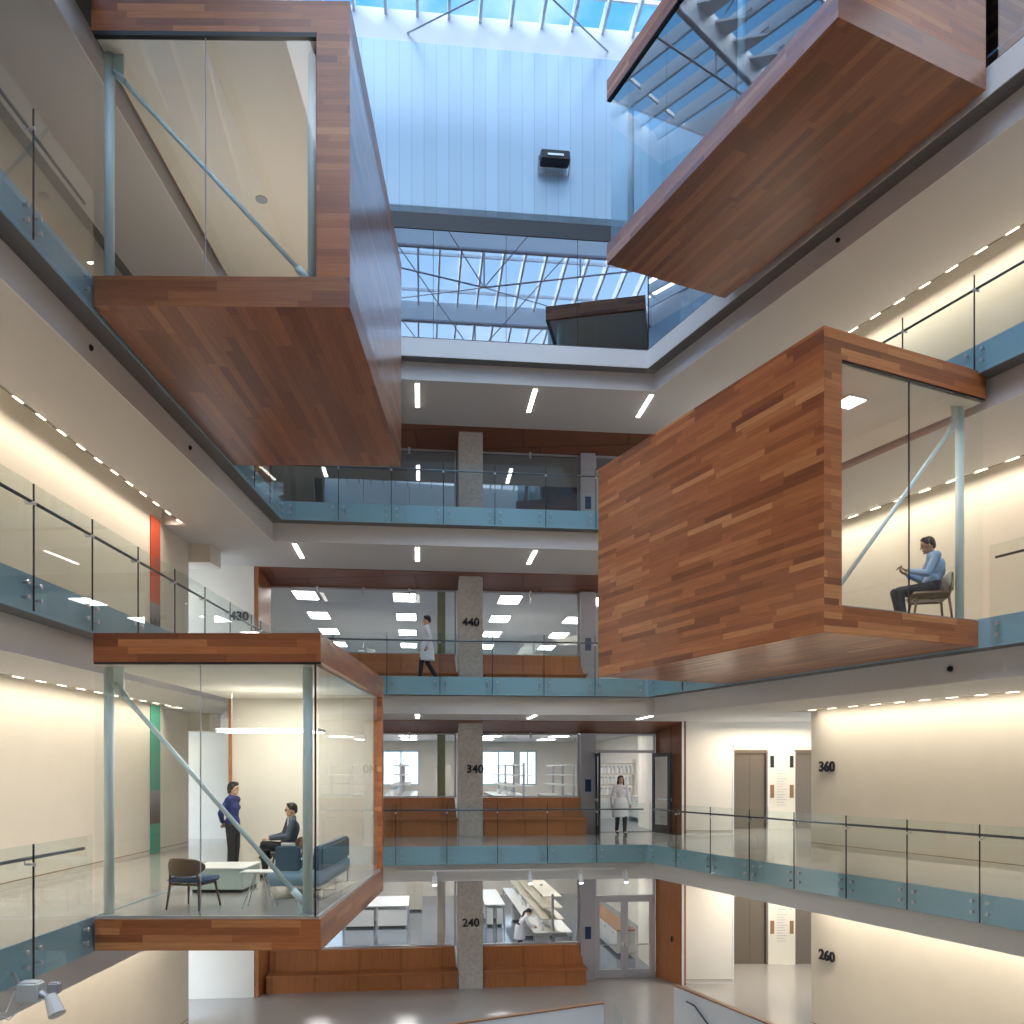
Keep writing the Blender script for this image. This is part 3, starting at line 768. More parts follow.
# white floodlight clipped to the left edge
s = thing('clamp_floodlight', 'white clamp-on floodlight hanging below the near left third storey railing', 'lamp', (-5.18, 8.9, -.36), 0)
MB().rbox(-.05, .18, -.08, .1, -.22, .0, .02).build('ballast_box', 'bench_white', s)
MB().tube((.18, 0, -.12), (.32, -.04, -.2), .035).build('arm', 'chrome', s); MB().tube((-.05, 0, -.05), (-.12, 0, .1), .02).build('mounting_pin', 'chrome', s)
MB().tube((.30, -.04, -.14), (.42, -.12, -.32), .06, .09, 16).build('lamp_head', 'bench_white', s)
MB().rbox(.24, .36, .0, .1, -.14, -.02, .015).build('knuckle', 'pillar_metal', s)
b = MB(); pts = [(-.1, 0, -.1), (-.13, -.1, -.3), (-.13, -.3, -.26), (-.1, -.1, -.38), (.0, 0, -.22)]
for a, c in zip(pts, pts[1:]): b.tube(a, c, .008, seg=6)
b.build('cable', 'bench_white', s)

# banners on the left wall
for k, m, nm in ((3, 'banner_green', 'teal green'), (4, 'banner_red', 'red')):
    o = MB().box(0, .02, 0, .50, 0.02, 3.36).build('wall_banner', m)
    o.location = (-7.995, 18.55, Z[k]); tag(o, 'tall narrow %s banner with a grey band on the left wall' % nm, 'banner', 'wall banners')

# ---------------------------------------------------------------- stair parapets (second storey)
def parapet(name, label, p0, p1, z0, z1, hr=False):
    p0 = Vector(p0); p1 = Vector(p1); L = (p1 - p0).length
    t = thing(name, label, 'parapet', (p0.x, p0.y, 0), math.atan2(p1.y - p0.y, p1.x - p0.x))
    MB().box(0, L, -.06, .06, z0, z1).build('wall_panel', 'parapet_white', t)
    MB().box(-.01, L + .01, -.07, .07, z1 + .001, z1 + .03).build('cap', 'plaster_brown', t)
    if hr:
        b = MB(); b.tube((.62, -.14, z1 - .20), (.95, -.14, z1 - .23), .02); b.tube((.95, -.14, z1 - .23), (6, -.14, z1 - 3.2), .02); b.tube((.8, -.06, z1 - .24), (.8, -.14, z1 - .22), .015)
        b.tube((2.5, -.06, z1 - 1.2), (2.5, -.14, z1 - 1.15), .015)
        b.build('handrail', 'rail_steel', t)
    return t
parapet('stair_parapet', 'white stair parapet with a dark cap and handrail, bottom right by the lifts', S1, (4.06 + SR * 13, 7.25), Z[1] + .01, Z[2] + 1.05, True)
parapet('stair_parapet', 'long low white parapet with dark cap at the bottom of the view', (-7.95, 13.9), (2.10, 18.75), Z[1] + .01, Z[2] + 1.05)
t = thing('stair_flight', 'grey stair flight going down between the white parapets', 'stairs', (2.35, 18.85, 0), -PI / 2 + AR)
b = MB()
for i in range(14):
    b.box(i * .29, (i + 1) * .29, .1, 1.9, Z[2] - .17 * (i + 2), Z[2] - .17 * (i + 1))
b.build('steps', 'terrazzo', t)
MB().hexa([(0, .02, Z[2] - .3), (4, .02, Z[2] - 2.7), (4, .05, Z[2] - 2.7), (0, .05, Z[2] - .3)], [(0, .02, Z[2] + 1.05), (4, .02, Z[2] - 1.35), (4, .05, Z[2] - 1.35), (0, .05, Z[2] + 1.05)]).build('glass_side', 'guard_glass', t)

# ---------------------------------------------------------------- lab contents
def lab_light(k, i, j, x, y, wide=False):
    t = bframe('lab_ceiling_light', 'glowing lab ceiling panel, %s storey, column %s from left, %s row from the glass' % (ORD[k], ('one', 'two', 'three', 'four')[i], ('first', 'second', 'third', 'fourth')[j]), 'lamp', Z[k + 1] - .9, 'lab ceiling light panels', x=x, y=y)
    MB().box(-.38, .38, -.66, .66, -.03, .0).build('frame', 'white_paint', t)
    MB().box(-.34, .34, -.61, .61, -.038, -.03).build('lens', 'lamp_lab', t)
for k in (2, 3, 4):
    for i, x in enumerate((-6.3, -3.15, .3, 3.1)):
        for j, y in enumerate((2.6, 6.1, 9.6, 13.1)):
            lab_light(k, i, j, x, y)

def lab_bench(k, label, x, y, L, wd=1.3, shelf=True, parts=3, rz=0.):
    p = BACK @ Vector((x, y, 0))
    t = thing('lab_bench', label, 'bench', (p.x, p.y, Z[k] + .013), AB + rz, 'laboratory benches')
    MB().rbox(-wd / 2, wd / 2, 0, L, .86, .90, .008).build('worktop', 'bench_white', t)
    for i in range(parts):
        y0 = .12 + i * (L - .24) / parts
        for sx in (-1, 1):
            xx = sorted((sx * .08, sx * (wd / 2 - .08)))
            c = MB().box(xx[0], xx[1], y0, y0 + .62, .08, .72).build('drawer_unit', 'bench_white', t)
            if sx < 0: MB().box(xx[0] - .012, xx[0] - .001, y0 + .05, y0 + .57, .55, .57).build('drawer_handle', 'dark_metal', c)
            MB().box(xx[0] + .05, xx[1] - .05, y0 + .05, y0 + .57, .0, .08).build('caster_base', 'black', c)
    b = MB()
    for xx in (-wd / 2 + .03, wd / 2 - .03):
        for yy in (.04, L - .04): b.box(xx - .025, xx + .025, yy - .025, yy + .025, 0, .86)
    b.build('leg_frame', 'pillar_metal', t)
    if shelf:
        n = max(2, int(L / 2.4))
        for i in range(n + 1):
            yy = .1 + i * (L - .2) / n
            MB().box(-.04, .04, yy - .04, yy + .04, .901, 2.15).build('upright', 'frame_metal', t)
        for zz, w in ((1.30, .38), (1.68, .34), (2.05, .30)):
            MB().box(-w, w, .06, L - .06, zz, zz + .03).build('shelf', 'bench_beige' if k == 2 else 'bench_white', t)
    return t
lab_bench(2, 'long white lab bench with reagent shelves where the dark haired worker stands', 1.75, 2.6, 10.5)
lab_bench(2, 'low plain white bench left of the long shelved bench, second storey', .35, 8.5, 4.2, .8, False, 3)
lab_bench(2, 'white bench across the far left of the second storey lab', -4.4, 8.6, 2.6, 2.6, False, 2)
lab_bench(3, 'long white shelved lab bench in the right bay of the third storey', .9, 3.6, 9.5)
lab_bench(3, 'white shelved lab bench in the left bay of the third storey', -3.4, 7.5, 7.5)
lab_bench(4, 'white shelved lab bench in the right bay of the fourth storey', 1.3, 4.0, 6.5)
lab_bench(3, 'second white shelved lab bench nearer the door in the third storey', 3.0, 5.5, 5.)
lab_bench(4, 'white shelved lab bench in the left bay of the fourth storey', -4.6, 6.0, 6.5)
# door side counters
for k, nm in ((2, 'second'), (3, 'third')):
    p = BACK @ Vector((4.28 if k == 2 else 5.75, 2.7, 0))
    t = thing('lab_counter', 'white lab counter with sink seen through the %s storey door' % nm, 'counter', (p.x, p.y, Z[k] + .013), AB, 'laboratory counters')
    MB().rbox(-.35, .3, 0, 7.5, .86, .90, .008).build('worktop', 'plaster_brown' if k == 2 else 'bench_white', t)
    for i in range(6):
        c = MB().box(-.33, .3, .05 + i * 1.23, 1.23 + i * 1.23, .1, .85).build('cabinet', 'bench_white', t)
        MB().box(-.345, -.331, .5 + i * 1.23, .75 + i * 1.23, .7, .72).build('handle', 'dark_metal', c)
    MB().box(-.22, .15, .3, .9, .901, .906).build('sink', 'stainless', t)
    b = MB(); b.tube((.1, .6, .906), (.1, .6, 1.2), .02); b.tube((.1, .6, 1.2), (-.1, .6, 1.15), .02); b.build('tap', 'chrome', t)
# storage rack with white jugs behind the woman in the doorway
p = BACK @ Vector((5.35, 7.0, 0))
rk = thing('storage_rack', 'storage rack of shelves with rows of white bottles behind the open lab door', 'rack', (p.x, p.y, Z[3] + .013), AB)
for zz in (.9, 1.32, 1.74, 2.15): MB().box(-1.25, .35, 0, .4, zz - .03, zz).build('shelf', 'bench_beige', rk)
for x in (-1.25, .31): MB().box(x, x + .04, 0, .4, 0, 2.3).build('upright', 'bench_beige', rk)
MB().box(-1.2, .3, .05, .35, .0, .8).build('base_cabinet', 'bench_white', rk)
bt = None
for r_, zz in enumerate((.9, 1.32, 1.74)):
    for i in range(9):
        q = BACK @ Vector((5.35 - 1.12 + i * .16, 7.0 + .15, 0))
        loc = (q.x, q.y, Z[3] + .014 + zz)
        lb = 'white bottle on the %s shelf behind the open lab door, number %s from the left' % (('lowest', 'middle', 'top')[r_], ('one', 'two', 'three', 'four', 'five', 'six', 'seven', 'eight', 'nine')[i])
        if bt is None:
            bt = thing('white_bottle', lb, 'bottle', loc, 0, 'white bottles on the storage rack')
            MB().tube((0, 0, 0), (0, 0, .24), .06, .06, 12).build('body', 'bottle_white', bt)
            MB().tube((0, 0, .24), (0, 0, .30), .03, .03, 10).build('cap', 'edge_blue', bt)
        else: dup(bt, loc, 0, lb)
# bottles and jars on the near benches
jar = None
WORD = ('first', 'second', 'third', 'fourth', 'fifth', 'sixth', 'seventh', 'eighth')
for k, bx_, y0 in ((2, 1.75, 2.9), (3, .9, 3.9), (3, -3.4, 7.8), (4, 1.3, 4.3)):
    for i in range(8):
        q = BACK @ Vector((bx_ - .32 + (i % 3) * .06, y0 + .9 * i * (.8 if k == 4 else 1), 0))
        loc = (q.x, q.y, Z[k] + .914)
        lb = '%s white jar on the %s storey %s bench, counted from the glass' % (WORD[i], ORD[k], 'left bay' if bx_ < 0 else 'shelved')
        if jar is None:
            jar = thing('lab_jar', lb, 'jar', loc, 0, 'white jars on the lab benches')
            MB().tube((0, 0, 0), (0, 0, .22), .07, .065, 12).build('body', 'bottle_white', jar); MB().tube((0, 0, .22), (0, 0, .26), .05, .05, 12).build('lid', 'edge_blue', jar)
        else: dup(jar, loc, 0, lb)
# cabinets and columns standing in labs
for k, x, y, lb in ((2, -2.9, 12.5, 'tall beige cabinet standing far back in the second storey lab'), (3, -1.6, 13.6, 'tall beige cabinet by the far window in the third storey lab')):
    p = BACK @ Vector((x, y, 0))
    t = thing('tall_cabinet', lb, 'cabinet', (p.x, p.y, Z[k] + .013), AB)
    MB().rbox(-.35, .35, 0, .6, .08, 2.1, .01).build('body', 'bench_beige', t); MB().box(-.3, .3, .03, .55, 0, .08).build('plinth', 'black', t)
    MB().box(-.003, .003, -.004, .0, .1, 2.08).build('door_gap', 'black', t)
for k in (2, 3, 4):
    p = BACK @ Vector((-2.0, .8, 0))
    o = MB().box(-.12, .12, -.12, .12, 0, Z[k + 1] - .93 - Z[k]).build('lab_column', 'lab_green' if k > 2 else 'cream')
    o.location = (p.x, p.y, Z[k] + .013); o.rotation_euler = (0, 0, AB)
    tag(o, 'slim olive post just inside the %s storey lab window beside the concrete column' % ORD[k], 'column')

# ---------------------------------------------------------------- furniture in the pods
def chair(label, loc, rz, back='walnut', seatm='cushion_blue', frame='walnut', name='lounge_chair'):
    """faces +x"""
    t = thing(name, label, 'chair', loc, rz, 'low lounge chairs')
    for sx, sy in ((1, 1), (1, -1), (-1, 1), (-1, -1)):
        top = (sx * .19, sy * .20, .38); bot = (sx * .26, sy * .25, .0)
        b = MB()
        if sx < 0: b.tube(bot, (-.22, sy * .215, .36), .014, .019, 10); b.tube((-.22, sy * .215, .36), (-.27, sy * .19, .66), .019, .014, 10)
        else: b.tube(bot, top, .014, .02, 10)
        b.build('leg', frame, t, smooth=True)
    b = MB(); b.tube((-.2, -.2, .34), (-.2, .2, .34), .016); b.tube((-.2, .2, .34), (.2, .2, .34), .016); b.tube((.2, .2, .34), (.2, -.2, .34), .016); b.tube((.2, -.2, .34), (-.2, -.2, .34), .016)
    b.build('seat_rail', frame, t)
    MB().rbox(-.25, .27, -.27, .27, .365, .43, .03).build('seat', seatm, t, smooth=True)
    rings = []
    for i in range(13):
        s = -1 + 2 * i / 12; th = s * R(62); r = .30
        cx_ = -.02 - r * math.cos(th); cy_ = r * math.sin(th) * 1.03
        hh = .125 * (1 - abs(s) ** 3.5 * .75)
        zc = .585
        ring_ = []
        for q in range(12):
            a = 2 * PI * q / 12
            ring_.append((cx_ + math.cos(th) * .014 * math.cos(a), cy_ - math.sin(th) * .014 * math.cos(a), zc + hh * math.sin(a)))
        rings.append(ring_)
    MB().loft(rings).build('backrest', back, t, smooth=True)
    return t
chair('walnut lounge chair with blue seat in front of the white low table, seen from behind', (-4.36, 11.52, .0), R(78))
chair('dark chair the man in the grey blazer sits on inside the lower pod', (-3.93, 14.75, .0), R(203), seatm='blazer')
chair('cream backed armchair the man in the blue shirt sits on', (6.72, 13.35, Z[4]), R(166), back='chair_cream', seatm='walnut').scale = (1.1, 1.1, 1.16)

t = thing('low_table', 'pale glossy block coffee table on a dark plinth inside the lower pod', 'table', (-4.53, 13.32, 0), 0)
MB().rbox(-.42, .42, -.45, .42, .05, .36, .008).build('block', 'table_glass', t)
MB().rbox(-.44, .44, -.47, .44, .361, .385, .006).build('top', 'bench_white', t)
MB().box(-.38, .38, -.40, .38, 0, .049).build('plinth', 'black', t)

t = thing('side_table', 'small white side table with thin wire legs beside the blue sofa', 'table', (-3.42, 11.45, 0), 0)
MB().rbox(-.24, .22, -.16, .17, .50, .515, .006).build('top', 'bench_white', t)
for x, y in ((-.2, -.12), (.18, -.12), (-.2, .13), (.18, .13)):
    MB().tube((x * .25, y * .3, .5), (x * 1.05, y * 1.1, 0.008), .008, seg=8).build('leg', 'bench_white', t)

t = thing('sofa', 'blue upholstered sofa with dark backs along the glass of the lower pod', 'sofa', (-3.12, 12.15, 0), 0)
MB().rbox(-.42, .40, 0, 2.1, .20, .42, .03).build('seat', 'sofa_seat', t, smooth=True)
MB().rbox(-.30, .06, .02, .12, .425, .78, .02).build('end_back', 'sofa_blue', t)
MB().rbox(.26, .40, .02, 2.05, .425, .78, .03).build('backrest', 'sofa_blue', t)
MB().rbox(.07, .255, .02, .9, .425, .62, .04).build('armrest', 'sofa_blue', t)
for y in (.04, 1.05, 2.02):
    b = MB(); b.box(-.40, -.385, y, y + .03, 0, .26); b.box(.365, .38, y, y + .03, 0, .26); b.box(-.385, .365, y, y + .03, 0, .015)
    b.build('leg', 'chrome', t)
o = MB().rbox(-.1, .1, -.03, .03, 0, .05, .01).build('papers', 'bench_white'); o.location = (-3.24, 12.22, .782); tag(o, 'small white papers lying on the end back of the blue sofa', 'papers')

# pendant lights in the lower pod and the space behind
for i, (x, y, z, L, lb) in enumerate(((-4.05, 14.2, 2.55, 1.75, 'long white glowing pendant light over the two people in the lower pod'), (-2.75, 14.9, 2.55, .01, ''))):
    if not lb: continue
    t = thing('pendant_light', lb, 'lamp', (x, y, z), 0)
    MB().rbox(-L / 2, L / 2, -.3, .3, 0, .05, .02).build('housing', 'white_paint', t)
    MB().box(-L / 2 + .03, L / 2 - .03, -.27, .27, -.008, -.001).build('lens', 'lamp_soft', t)
    for xx in (-L / 2 + .2, L / 2 - .2): MB().tube((xx, 0, .05), (xx, 0, H - .035 - z), .006, seg=6).build('cable', 'chrome', t)
t = thing('linear_pendant', 'slim glowing pendant bar hanging inside the upper left wooden pod', 'lamp', (-3.4, 15.6, Z[5] + 2.95), 0)
MB().box(-.35, .35, -.04, .04, 0, .05).build('housing', 'white_paint', t); MB().box(-.34, .34, -.035, .035, -.008, -.001).build('lens', 'lamp', t)
for xx in (-.3, .3): MB().tube((xx, 0, .05), (xx, 0, .23), .006, seg=6).build('cable', 'chrome', t)
t = thing('square_downlight', 'square glowing downlight in the ceiling of the big wooden pod', 'lamp', (5.27, 12.9, Z[4] + H3 - .031), R(24.6))
MB().box(-.2, .2, -.2, .2, -.02, -.001).build('frame', 'white_paint', t); MB().box(-.17, .17, -.17, .17, -.026, -.02).build('lens', 'lamp_soft', t)

# ---------------------------------------------------------------- people
def remeshed(mb, name, m, parent, voxel, smooth=4):
    o = mb.build(name, m)
    r = o.modifiers.new('r', 'REMESH'); r.mode = 'VOXEL'; r.voxel_size = voxel; r.use_smooth_shade = True
    s = o.modifiers.new('s', 'SMOOTH'); s.iterations = smooth; s.factor = .6
    dg = bpy.context.evaluated_depsgraph_get(); dg.update()
    me = bpy.data.meshes.new_from_object(o.evaluated_get(dg)); me.name = name
    if not me.materials: me.materials.append(MATS[m])
    bpy.data.objects.remove(o)
    n = bpy.data.objects.new(name, me); COL.objects.link(n); n.parent = parent
    return n
V = Vector
def hand(b, w, d, n, curl=.5, side=1):
    """w wrist, d finger direction, n palm normal, side: thumb side sign"""
    w, d, n = V(w), V(d).normalized(), V(n).normalized(); s = d.cross(n).normalized() * side
    for q in (-.022, 0, .022): b.capsule(w + s * q * .6, w + d * .085 + s * q, .015, .013, 8)
    for i, (q, L) in enumerate(((-.03, .058), (-.010, .072), (.010, .078), (.030, .068))):
        a = w + d * .088 + s * q; m = a + (d * math.cos(curl * .6) + n * math.sin(curl * .6)) * L * .55
        e = m + (d * math.cos(curl * 1.7) + n * math.sin(curl * 1.7)) * L * .5
        b.capsule(a, m, .0085, .008, 8); b.capsule(m, e, .008, .007, 8)
    a = w + d * .03 + s * .03; m = a + (d * .6 + s * .7 + n * .25).normalized() * .04; b.capsule(a, m, .011, .0095, 8); b.capsule(m, m + (d * .9 + n * .4).normalized() * .03, .0095, .008, 8)

def person(label, loc, rz, J, outfit, hair='short', skin='skin', female=False, glasses=False):
    """local frame: faces +x, left is +y. J: joints"""
    t = thing('person', label, 'person', loc, rz)
    g = {k: V(v) for k, v in J.items()}
    hips, chest, neck, head = g['pelvis'], g['chest'], g['neck'], g['head']
    f = g.get('face', V((1, 0, 0))).normalized(); up = (head - neck).normalized(); up = (up * .5 + V((0, 0, 1)) * .5).normalized()
    s = up.cross(f).normalized(); f = s.cross(up).normalized()
    Mh = Matrix((f, s, up)).transposed()
    sh = .165 if female else .19
    def H(x, y, z): return head + Mh @ V((x, y, z))
    # ---- body (one surface)
    b = MB()
    b.sphere(H(0, 0, .02), (.095, .075, .10), 16, Mh); b.sphere(H(.022, 0, -.055), (.062, .055, .062), 14, Mh)
    b.capsule(H(.085, 0, .005), H(.106, 0, -.028), .009, .013, 8)
    b.sphere(H(.075, 0, -.062), (.014, .024, .011), 8, Mh); b.sphere(H(.068, 0, -.098), (.02, .022, .016), 8, Mh)
    for q in (-1, 1): b.sphere(H(-.005, q * .077, -.012), (.018, .008, .028), 8, Mh); b.capsule(H(.086, q * .015, .026), H(.080, q * .045, .026), .008, .007, 8)
    b.capsule(neck - V((0, 0, .03)), H(-.015, 0, -.06), .052, .05, 12)
    def torso(b, e):
        mid = (hips + chest) / 2; hb = hips if hips.z > .7 or e < 0 else hips + V((0, 0, .10))
        side = V((0, 1, 0))
        for (a, c, r0, r1, fl) in ((hb, mid, .155 + e, .135 + e, .72), (mid, chest, .135 + e, .155 + e, .72), (chest, neck - V((0, 0, .07)), .155 + e, .10 + e, .66)):
            b.capsule(a, c, r0 * (.93 if female else 1), r1 * (.9 if female else 1), 16, fl, side)
        for q in ('L', 'R'): b.capsule(g['sh' + q], neck - V((0, 0, .05)), .058 + e, .06 + e, 12)
        if female:
            for q in (-1, 1): b.sphere(chest + V((.062, q * .06, .0)), .05 + e, 12)
    torso(b, -.015)
    for q in ('L', 'R'):
        b.capsule(g['sh' + q], g['el' + q], .048, .038, 12); b.capsule(g['el' + q], g['wr' + q], .038, .024, 12)
        hd = g.get('hd' + q); hd = hd if hd is not None else (g['wr' + q] - g['el' + q])
        pn = g.get('pn' + q); pn = pn if pn is not None else V((.3, -1 if q == 'L' else 1, 0))
        hand(b, g['wr' + q], hd, pn - hd * (pn.dot(hd) / hd.length_squared), J.get('curl', .6) if isinstance(J.get('curl', .6), float) else .6, 1 if q == 'L' else -1)
        b.capsule(g['hip' + q], g['kn' + q], .078, .05, 12); b.capsule(g['kn' + q], g['an' + q], .052, .032, 12)
        b.capsule(g['an' + q], g['to' + q], .034, .026, 10)
    remeshed(b, 'body', skin, t, .0075, 3)
    # ---- clothes
    top, low = outfit['top'], outfit['low']
    b = MB(); torso(b, .012)
    if outfit.get('collar', True): b.capsule(neck - V((.01, 0, .05)), neck + V((-.01, 0, .0)), .066, .062, 12)
    for q in ('L', 'R'):
        b.capsule(g['sh' + q], g['el' + q], .066, .056, 12); b.capsule(g['el' + q], g['el' + q].lerp(g['wr' + q], .93), .056, .042, 12)
    if outfit.get('coat'):
        zb = outfit['coat']; c0 = hips + V((0, 0, .05))
        kz = V((hips.x + outfit.get('swing', 0), hips.y, zb))
        b.loft([[p0 + V((math.cos(2 * PI * i / 18) * rx, math.sin(2 * PI * i / 18) * ry, 0)) for i in range(18)] for p0, rx, ry in ((c0 + V((0, 0, .06)), .12, .16), (c0, .145, .19), (hips - V((0, 0, .1)), .18, .225), (kz, .20, .25))])
    else:
        if hips.z > .7: b.capsule(hips + V((0, 0, .02)), hips - V((0, 0, .06)), .165, .165, 16, .75, V((0, 1, 0)))
    remeshed(b, outfit.get('topname', 'jacket'), top, t, .011, 5)
    if outfit.get('shirt'):
        b = MB(); c = chest + V((.10, 0, .03)); b.hexa([V((chest.x + .118, -.012, chest.z - .2)), V((chest.x + .118, .012, chest.z - .2)), V((chest.x + .1, .012, chest.z - .2)), V((chest.x + .1, -.012, chest.z - .2))],
                   [V((neck.x + .075, -.04, neck.z - .01)), V((neck.x + .075, .04, neck.z - .01)), V((neck.x + .0, .04, neck.z - .01)), V((neck.x + .0, -.04, neck.z - .01))])
        b.build('shirt_front', outfit['shirt'], t)
    b = MB(); b.capsule(hips + V((0, 0, .03)), hips - V((0, 0, .05)), .158, .155, 16, .74, V((0, 1, 0)))
    for q in ('L', 'R'):
        b.capsule(g['hip' + q], g['kn' + q], .098, .07, 12); b.capsule(g['kn' + q], g['kn' + q].lerp(g['an' + q], .95), .068, .055, 12)
    remeshed(b, 'trousers', low, t, .011, 4)
    for q in ('L', 'R'):
        b = MB(); d = (g['to' + q] - g['an' + q]); d.z = 0; d = d.normalized() if d.length > 1e-3 else V((1, 0, 0))
        a = g['an' + q] + V((0, 0, -.045)) - d * .04; c = g['to' + q] + d * .03; c.z = min(c.z, g['to' + q].z)
        b.capsule(a, a.lerp(c, .55), .040, .042, 12); b.capsule(a.lerp(c, .5), c, .042, .032, 12)
        remeshed(b, 'shoe', outfit.get('shoe', 'shoe_black'), t, .009, 2)
    # ---- hair
    b = MB(); b.sphere(H(-.018, 0, .045), (.098, .087, .095), 18, Mh)
    b.capsule(H(.045, -.04, .105), H(.045, .04, .105), .028, .028, 10)
    if hair == 'short': b.capsule(H(-.07, 0, .02), H(-.07, 0, -.03), .05, .04, 12)
    if hair == 'bob':
        b.capsule(H(-.055, -.045, .02), H(-.055, -.05, -.06), .05, .035, 12); b.capsule(H(-.055, .045, .02), H(-.055, .05, -.06), .05, .035, 12)
        b.capsule(H(.0, .07, .04), H(-.005, .075, -.01), .025, .02, 8); b.capsule(H(.0, -.07, .04), H(-.005, -.075, -.01), .025, .02, 8)
        b.capsule(H(.062, -.03, .085), H(.062, .03, .085), .025, .025, 8)
    if hair == 'long':
        b.capsule(H(-.06, 0, .0), H(-.09, 0, -.26), .07, .05, 14); b.capsule(H(-.0, .075, .03), H(.03, .09, -.26), .028, .03, 10); b.capsule(H(-.0, -.075, .03), H(-.02, -.09, -.2), .026, .028, 10)
    if hair == 'tail':
        b.capsule(H(-.08, 0, .05), H(-.15, 0, -.05), .04, .045, 12); b.capsule(H(-.15, 0, -.05), H(-.16, 0, -.33), .045, .025, 12)
    remeshed(b, 'hair', outfit.get('hair', 'hair_black'), t, .010, 3)
    for q in (-1, 1):
        MB().sphere(H(.082, q * .032, .008), (.008, .012, .007), 10, Mh).build('eye', 'black', t)
        MB().capsule(H(.088, q * .018, .032), H(.080, q * .048, .033), .004, .004, 6).build('eyebrow', outfit.get('hair', 'hair_black'), t)
    MB().capsule(H(.090, -.018, -.062), H(.090, .018, -.062), .004, .004, 6).build('mouth', 'plaster_brown', t)
    if glasses:
        b = MB()
        for q in (-1, 1):
            c = H(.098, q * .033, .008)
            for i in range(10):
                a0, a1 = 2 * PI * i / 10, 2 * PI * (i + 1) / 10
                b.tube(c + Mh @ V((0, .024 * math.cos(a0), .019 * math.sin(a0))), c + Mh @ V((0, .024 * math.cos(a1), .019 * math.sin(a1))), .003, seg=6)
            b.tube(H(.098, q * .056, .012), H(.0, q * .082, .012), .003, seg=6)
        b.tube(H(.1, -.01, .012), H(.1, .01, .012), .003, seg=6)
        b.build('glasses', 'black', t)
    return t

def standing(h=1.7, **over):
    k = h / 1.7
    J = dict(pelvis=(0, 0, .95), chest=(0, 0, 1.24), neck=(0, 0, 1.45), head=(.015, 0, 1.59), shL=(0, .165, 1.385), shR=(0, -.165, 1.385),
             elL=(-.03, .22, 1.11), elR=(-.03, -.22, 1.11), wrL=(.03, .23, .88), wrR=(.03, -.23, .88),
             hipL=(0, .09, .9), hipR=(0, -.09, .9), knL=(.02, .10, .49), knR=(.02, -.10, .49), anL=(-.01, .10, .085), anR=(-.01, -.10, .085), toL=(.14, .12, .03), toR=(.14, -.12, .03))
    J.update(over)
    return {a: (tuple(x * k for x in v) if isinstance(v, tuple) else v) for a, v in J.items()}
def seated(**over):
    J = dict(pelvis=(-.02, 0, .55), chest=(-.08, 0, .85), neck=(-.06, 0, 1.05), head=(-.02, 0, 1.19), shL=(-.07, .18, .99), shR=(-.07, -.18, .99),
             elL=(.02, .23, .74), elR=(.02, -.23, .74), wrL=(.24, .16, .72), wrR=(.24, -.16, .72),
             hipL=(.0, .09, .53), hipR=(.0, -.09, .53), knL=(.42, .11, .54), knR=(.42, -.11, .54), anL=(.40, .11, .10), anR=(.40, -.11, .10), toL=(.54, .12, .03), toR=(.54, -.12, .03))
    J.update(over); return J

# woman in the navy jacket, hands behind her
J = standing(1.66, wrL=(-.17, .08, .95), wrR=(-.17, -.08, .97), elL=(-.12, .24, 1.14), elR=(-.12, -.24, 1.14), hdL=(-.05, -.5, -.3), hdR=(-.05, .5, -.3), pnL=(-1, 0, 0), pnR=(-1, 0, 0))
person('person in a navy blue jacket and black trousers standing in the lower pod', (-5.09, 15.35, 0), R(-8), J, dict(top='navy', low='trousers_black'), 'bob', female=True)
# man in blazer, legs crossed, hands on knee
J = seated(knL=(.40, .05, .60), anL=(.30, -.20, .40), toL=(.40, -.29, .34), knR=(.40, -.08, .53), anR=(.36, -.06, .10), toR=(.50, -.06, .03),
           wrL=(.30, .06, .70), wrR=(.30, -.10, .70), hdL=(.5, -.35, -.05), hdR=(.5, .35, -.05), pnL=(0, 0, -1), pnR=(0, 0, -1), face=(1, 0, .12), chest=(-.10, 0, .84), head=(-.07, 0, 1.19), neck=(-.09, 0, 1.05))
person('person with glasses in a grey blazer sitting cross-legged in the lower pod', (-3.93, 14.75, .0), R(203), J, dict(top='blazer', low='trousers_black', shirt='shirt_white'), 'short', glasses=True)
# man in blue shirt with phone
J = seated(pelvis=(-.06, 0, .58), knL=(.42, .10, .50), knR=(.44, -.10, .52), anL=(.36, .10, .10), anR=(.36, -.10, .10), toL=(.48, .1, .03), toR=(.48, -.1, .03),
           elL=(.06, .23, .72), elR=(.06, -.23, .72), wrL=(.27, .08, .80), wrR=(.27, -.08, .78), hdL=(.8, -.2, .35), hdR=(.8, .2, .35), pnL=(-.3, 0, 1), pnR=(-.3, 0, 1),
           face=(1, 0, -.38), head=(.01, 0, 1.18), neck=(-.05, 0, 1.05), chest=(-.11, 0, .84))
m1 = person('person in a light blue shirt looking at a phone in the big wooden pod', (6.72, 13.35, Z[4]), R(166), J, dict(top='shirt_blue', low='trousers_navy', shoe='shoe_tan', topname='shirt'), 'short', skin='skin_tan')
o = MB().rbox(-.04, .04, -.075, .075, -.005, .005, .003).build('phone', 'black')
m1.scale = (1.08, 1.08, 1.08)
q = Matrix.Rotation(R(166), 4, 'Z') @ Vector((.40, 0, .875)) * 1.08; o.location = (6.72 + q.x, 13.35 + q.y, Z[4] + q.z); o.rotation_euler = (0, R(30), R(166)); tag(o, 'dark phone held by the person in the blue shirt', 'phone')
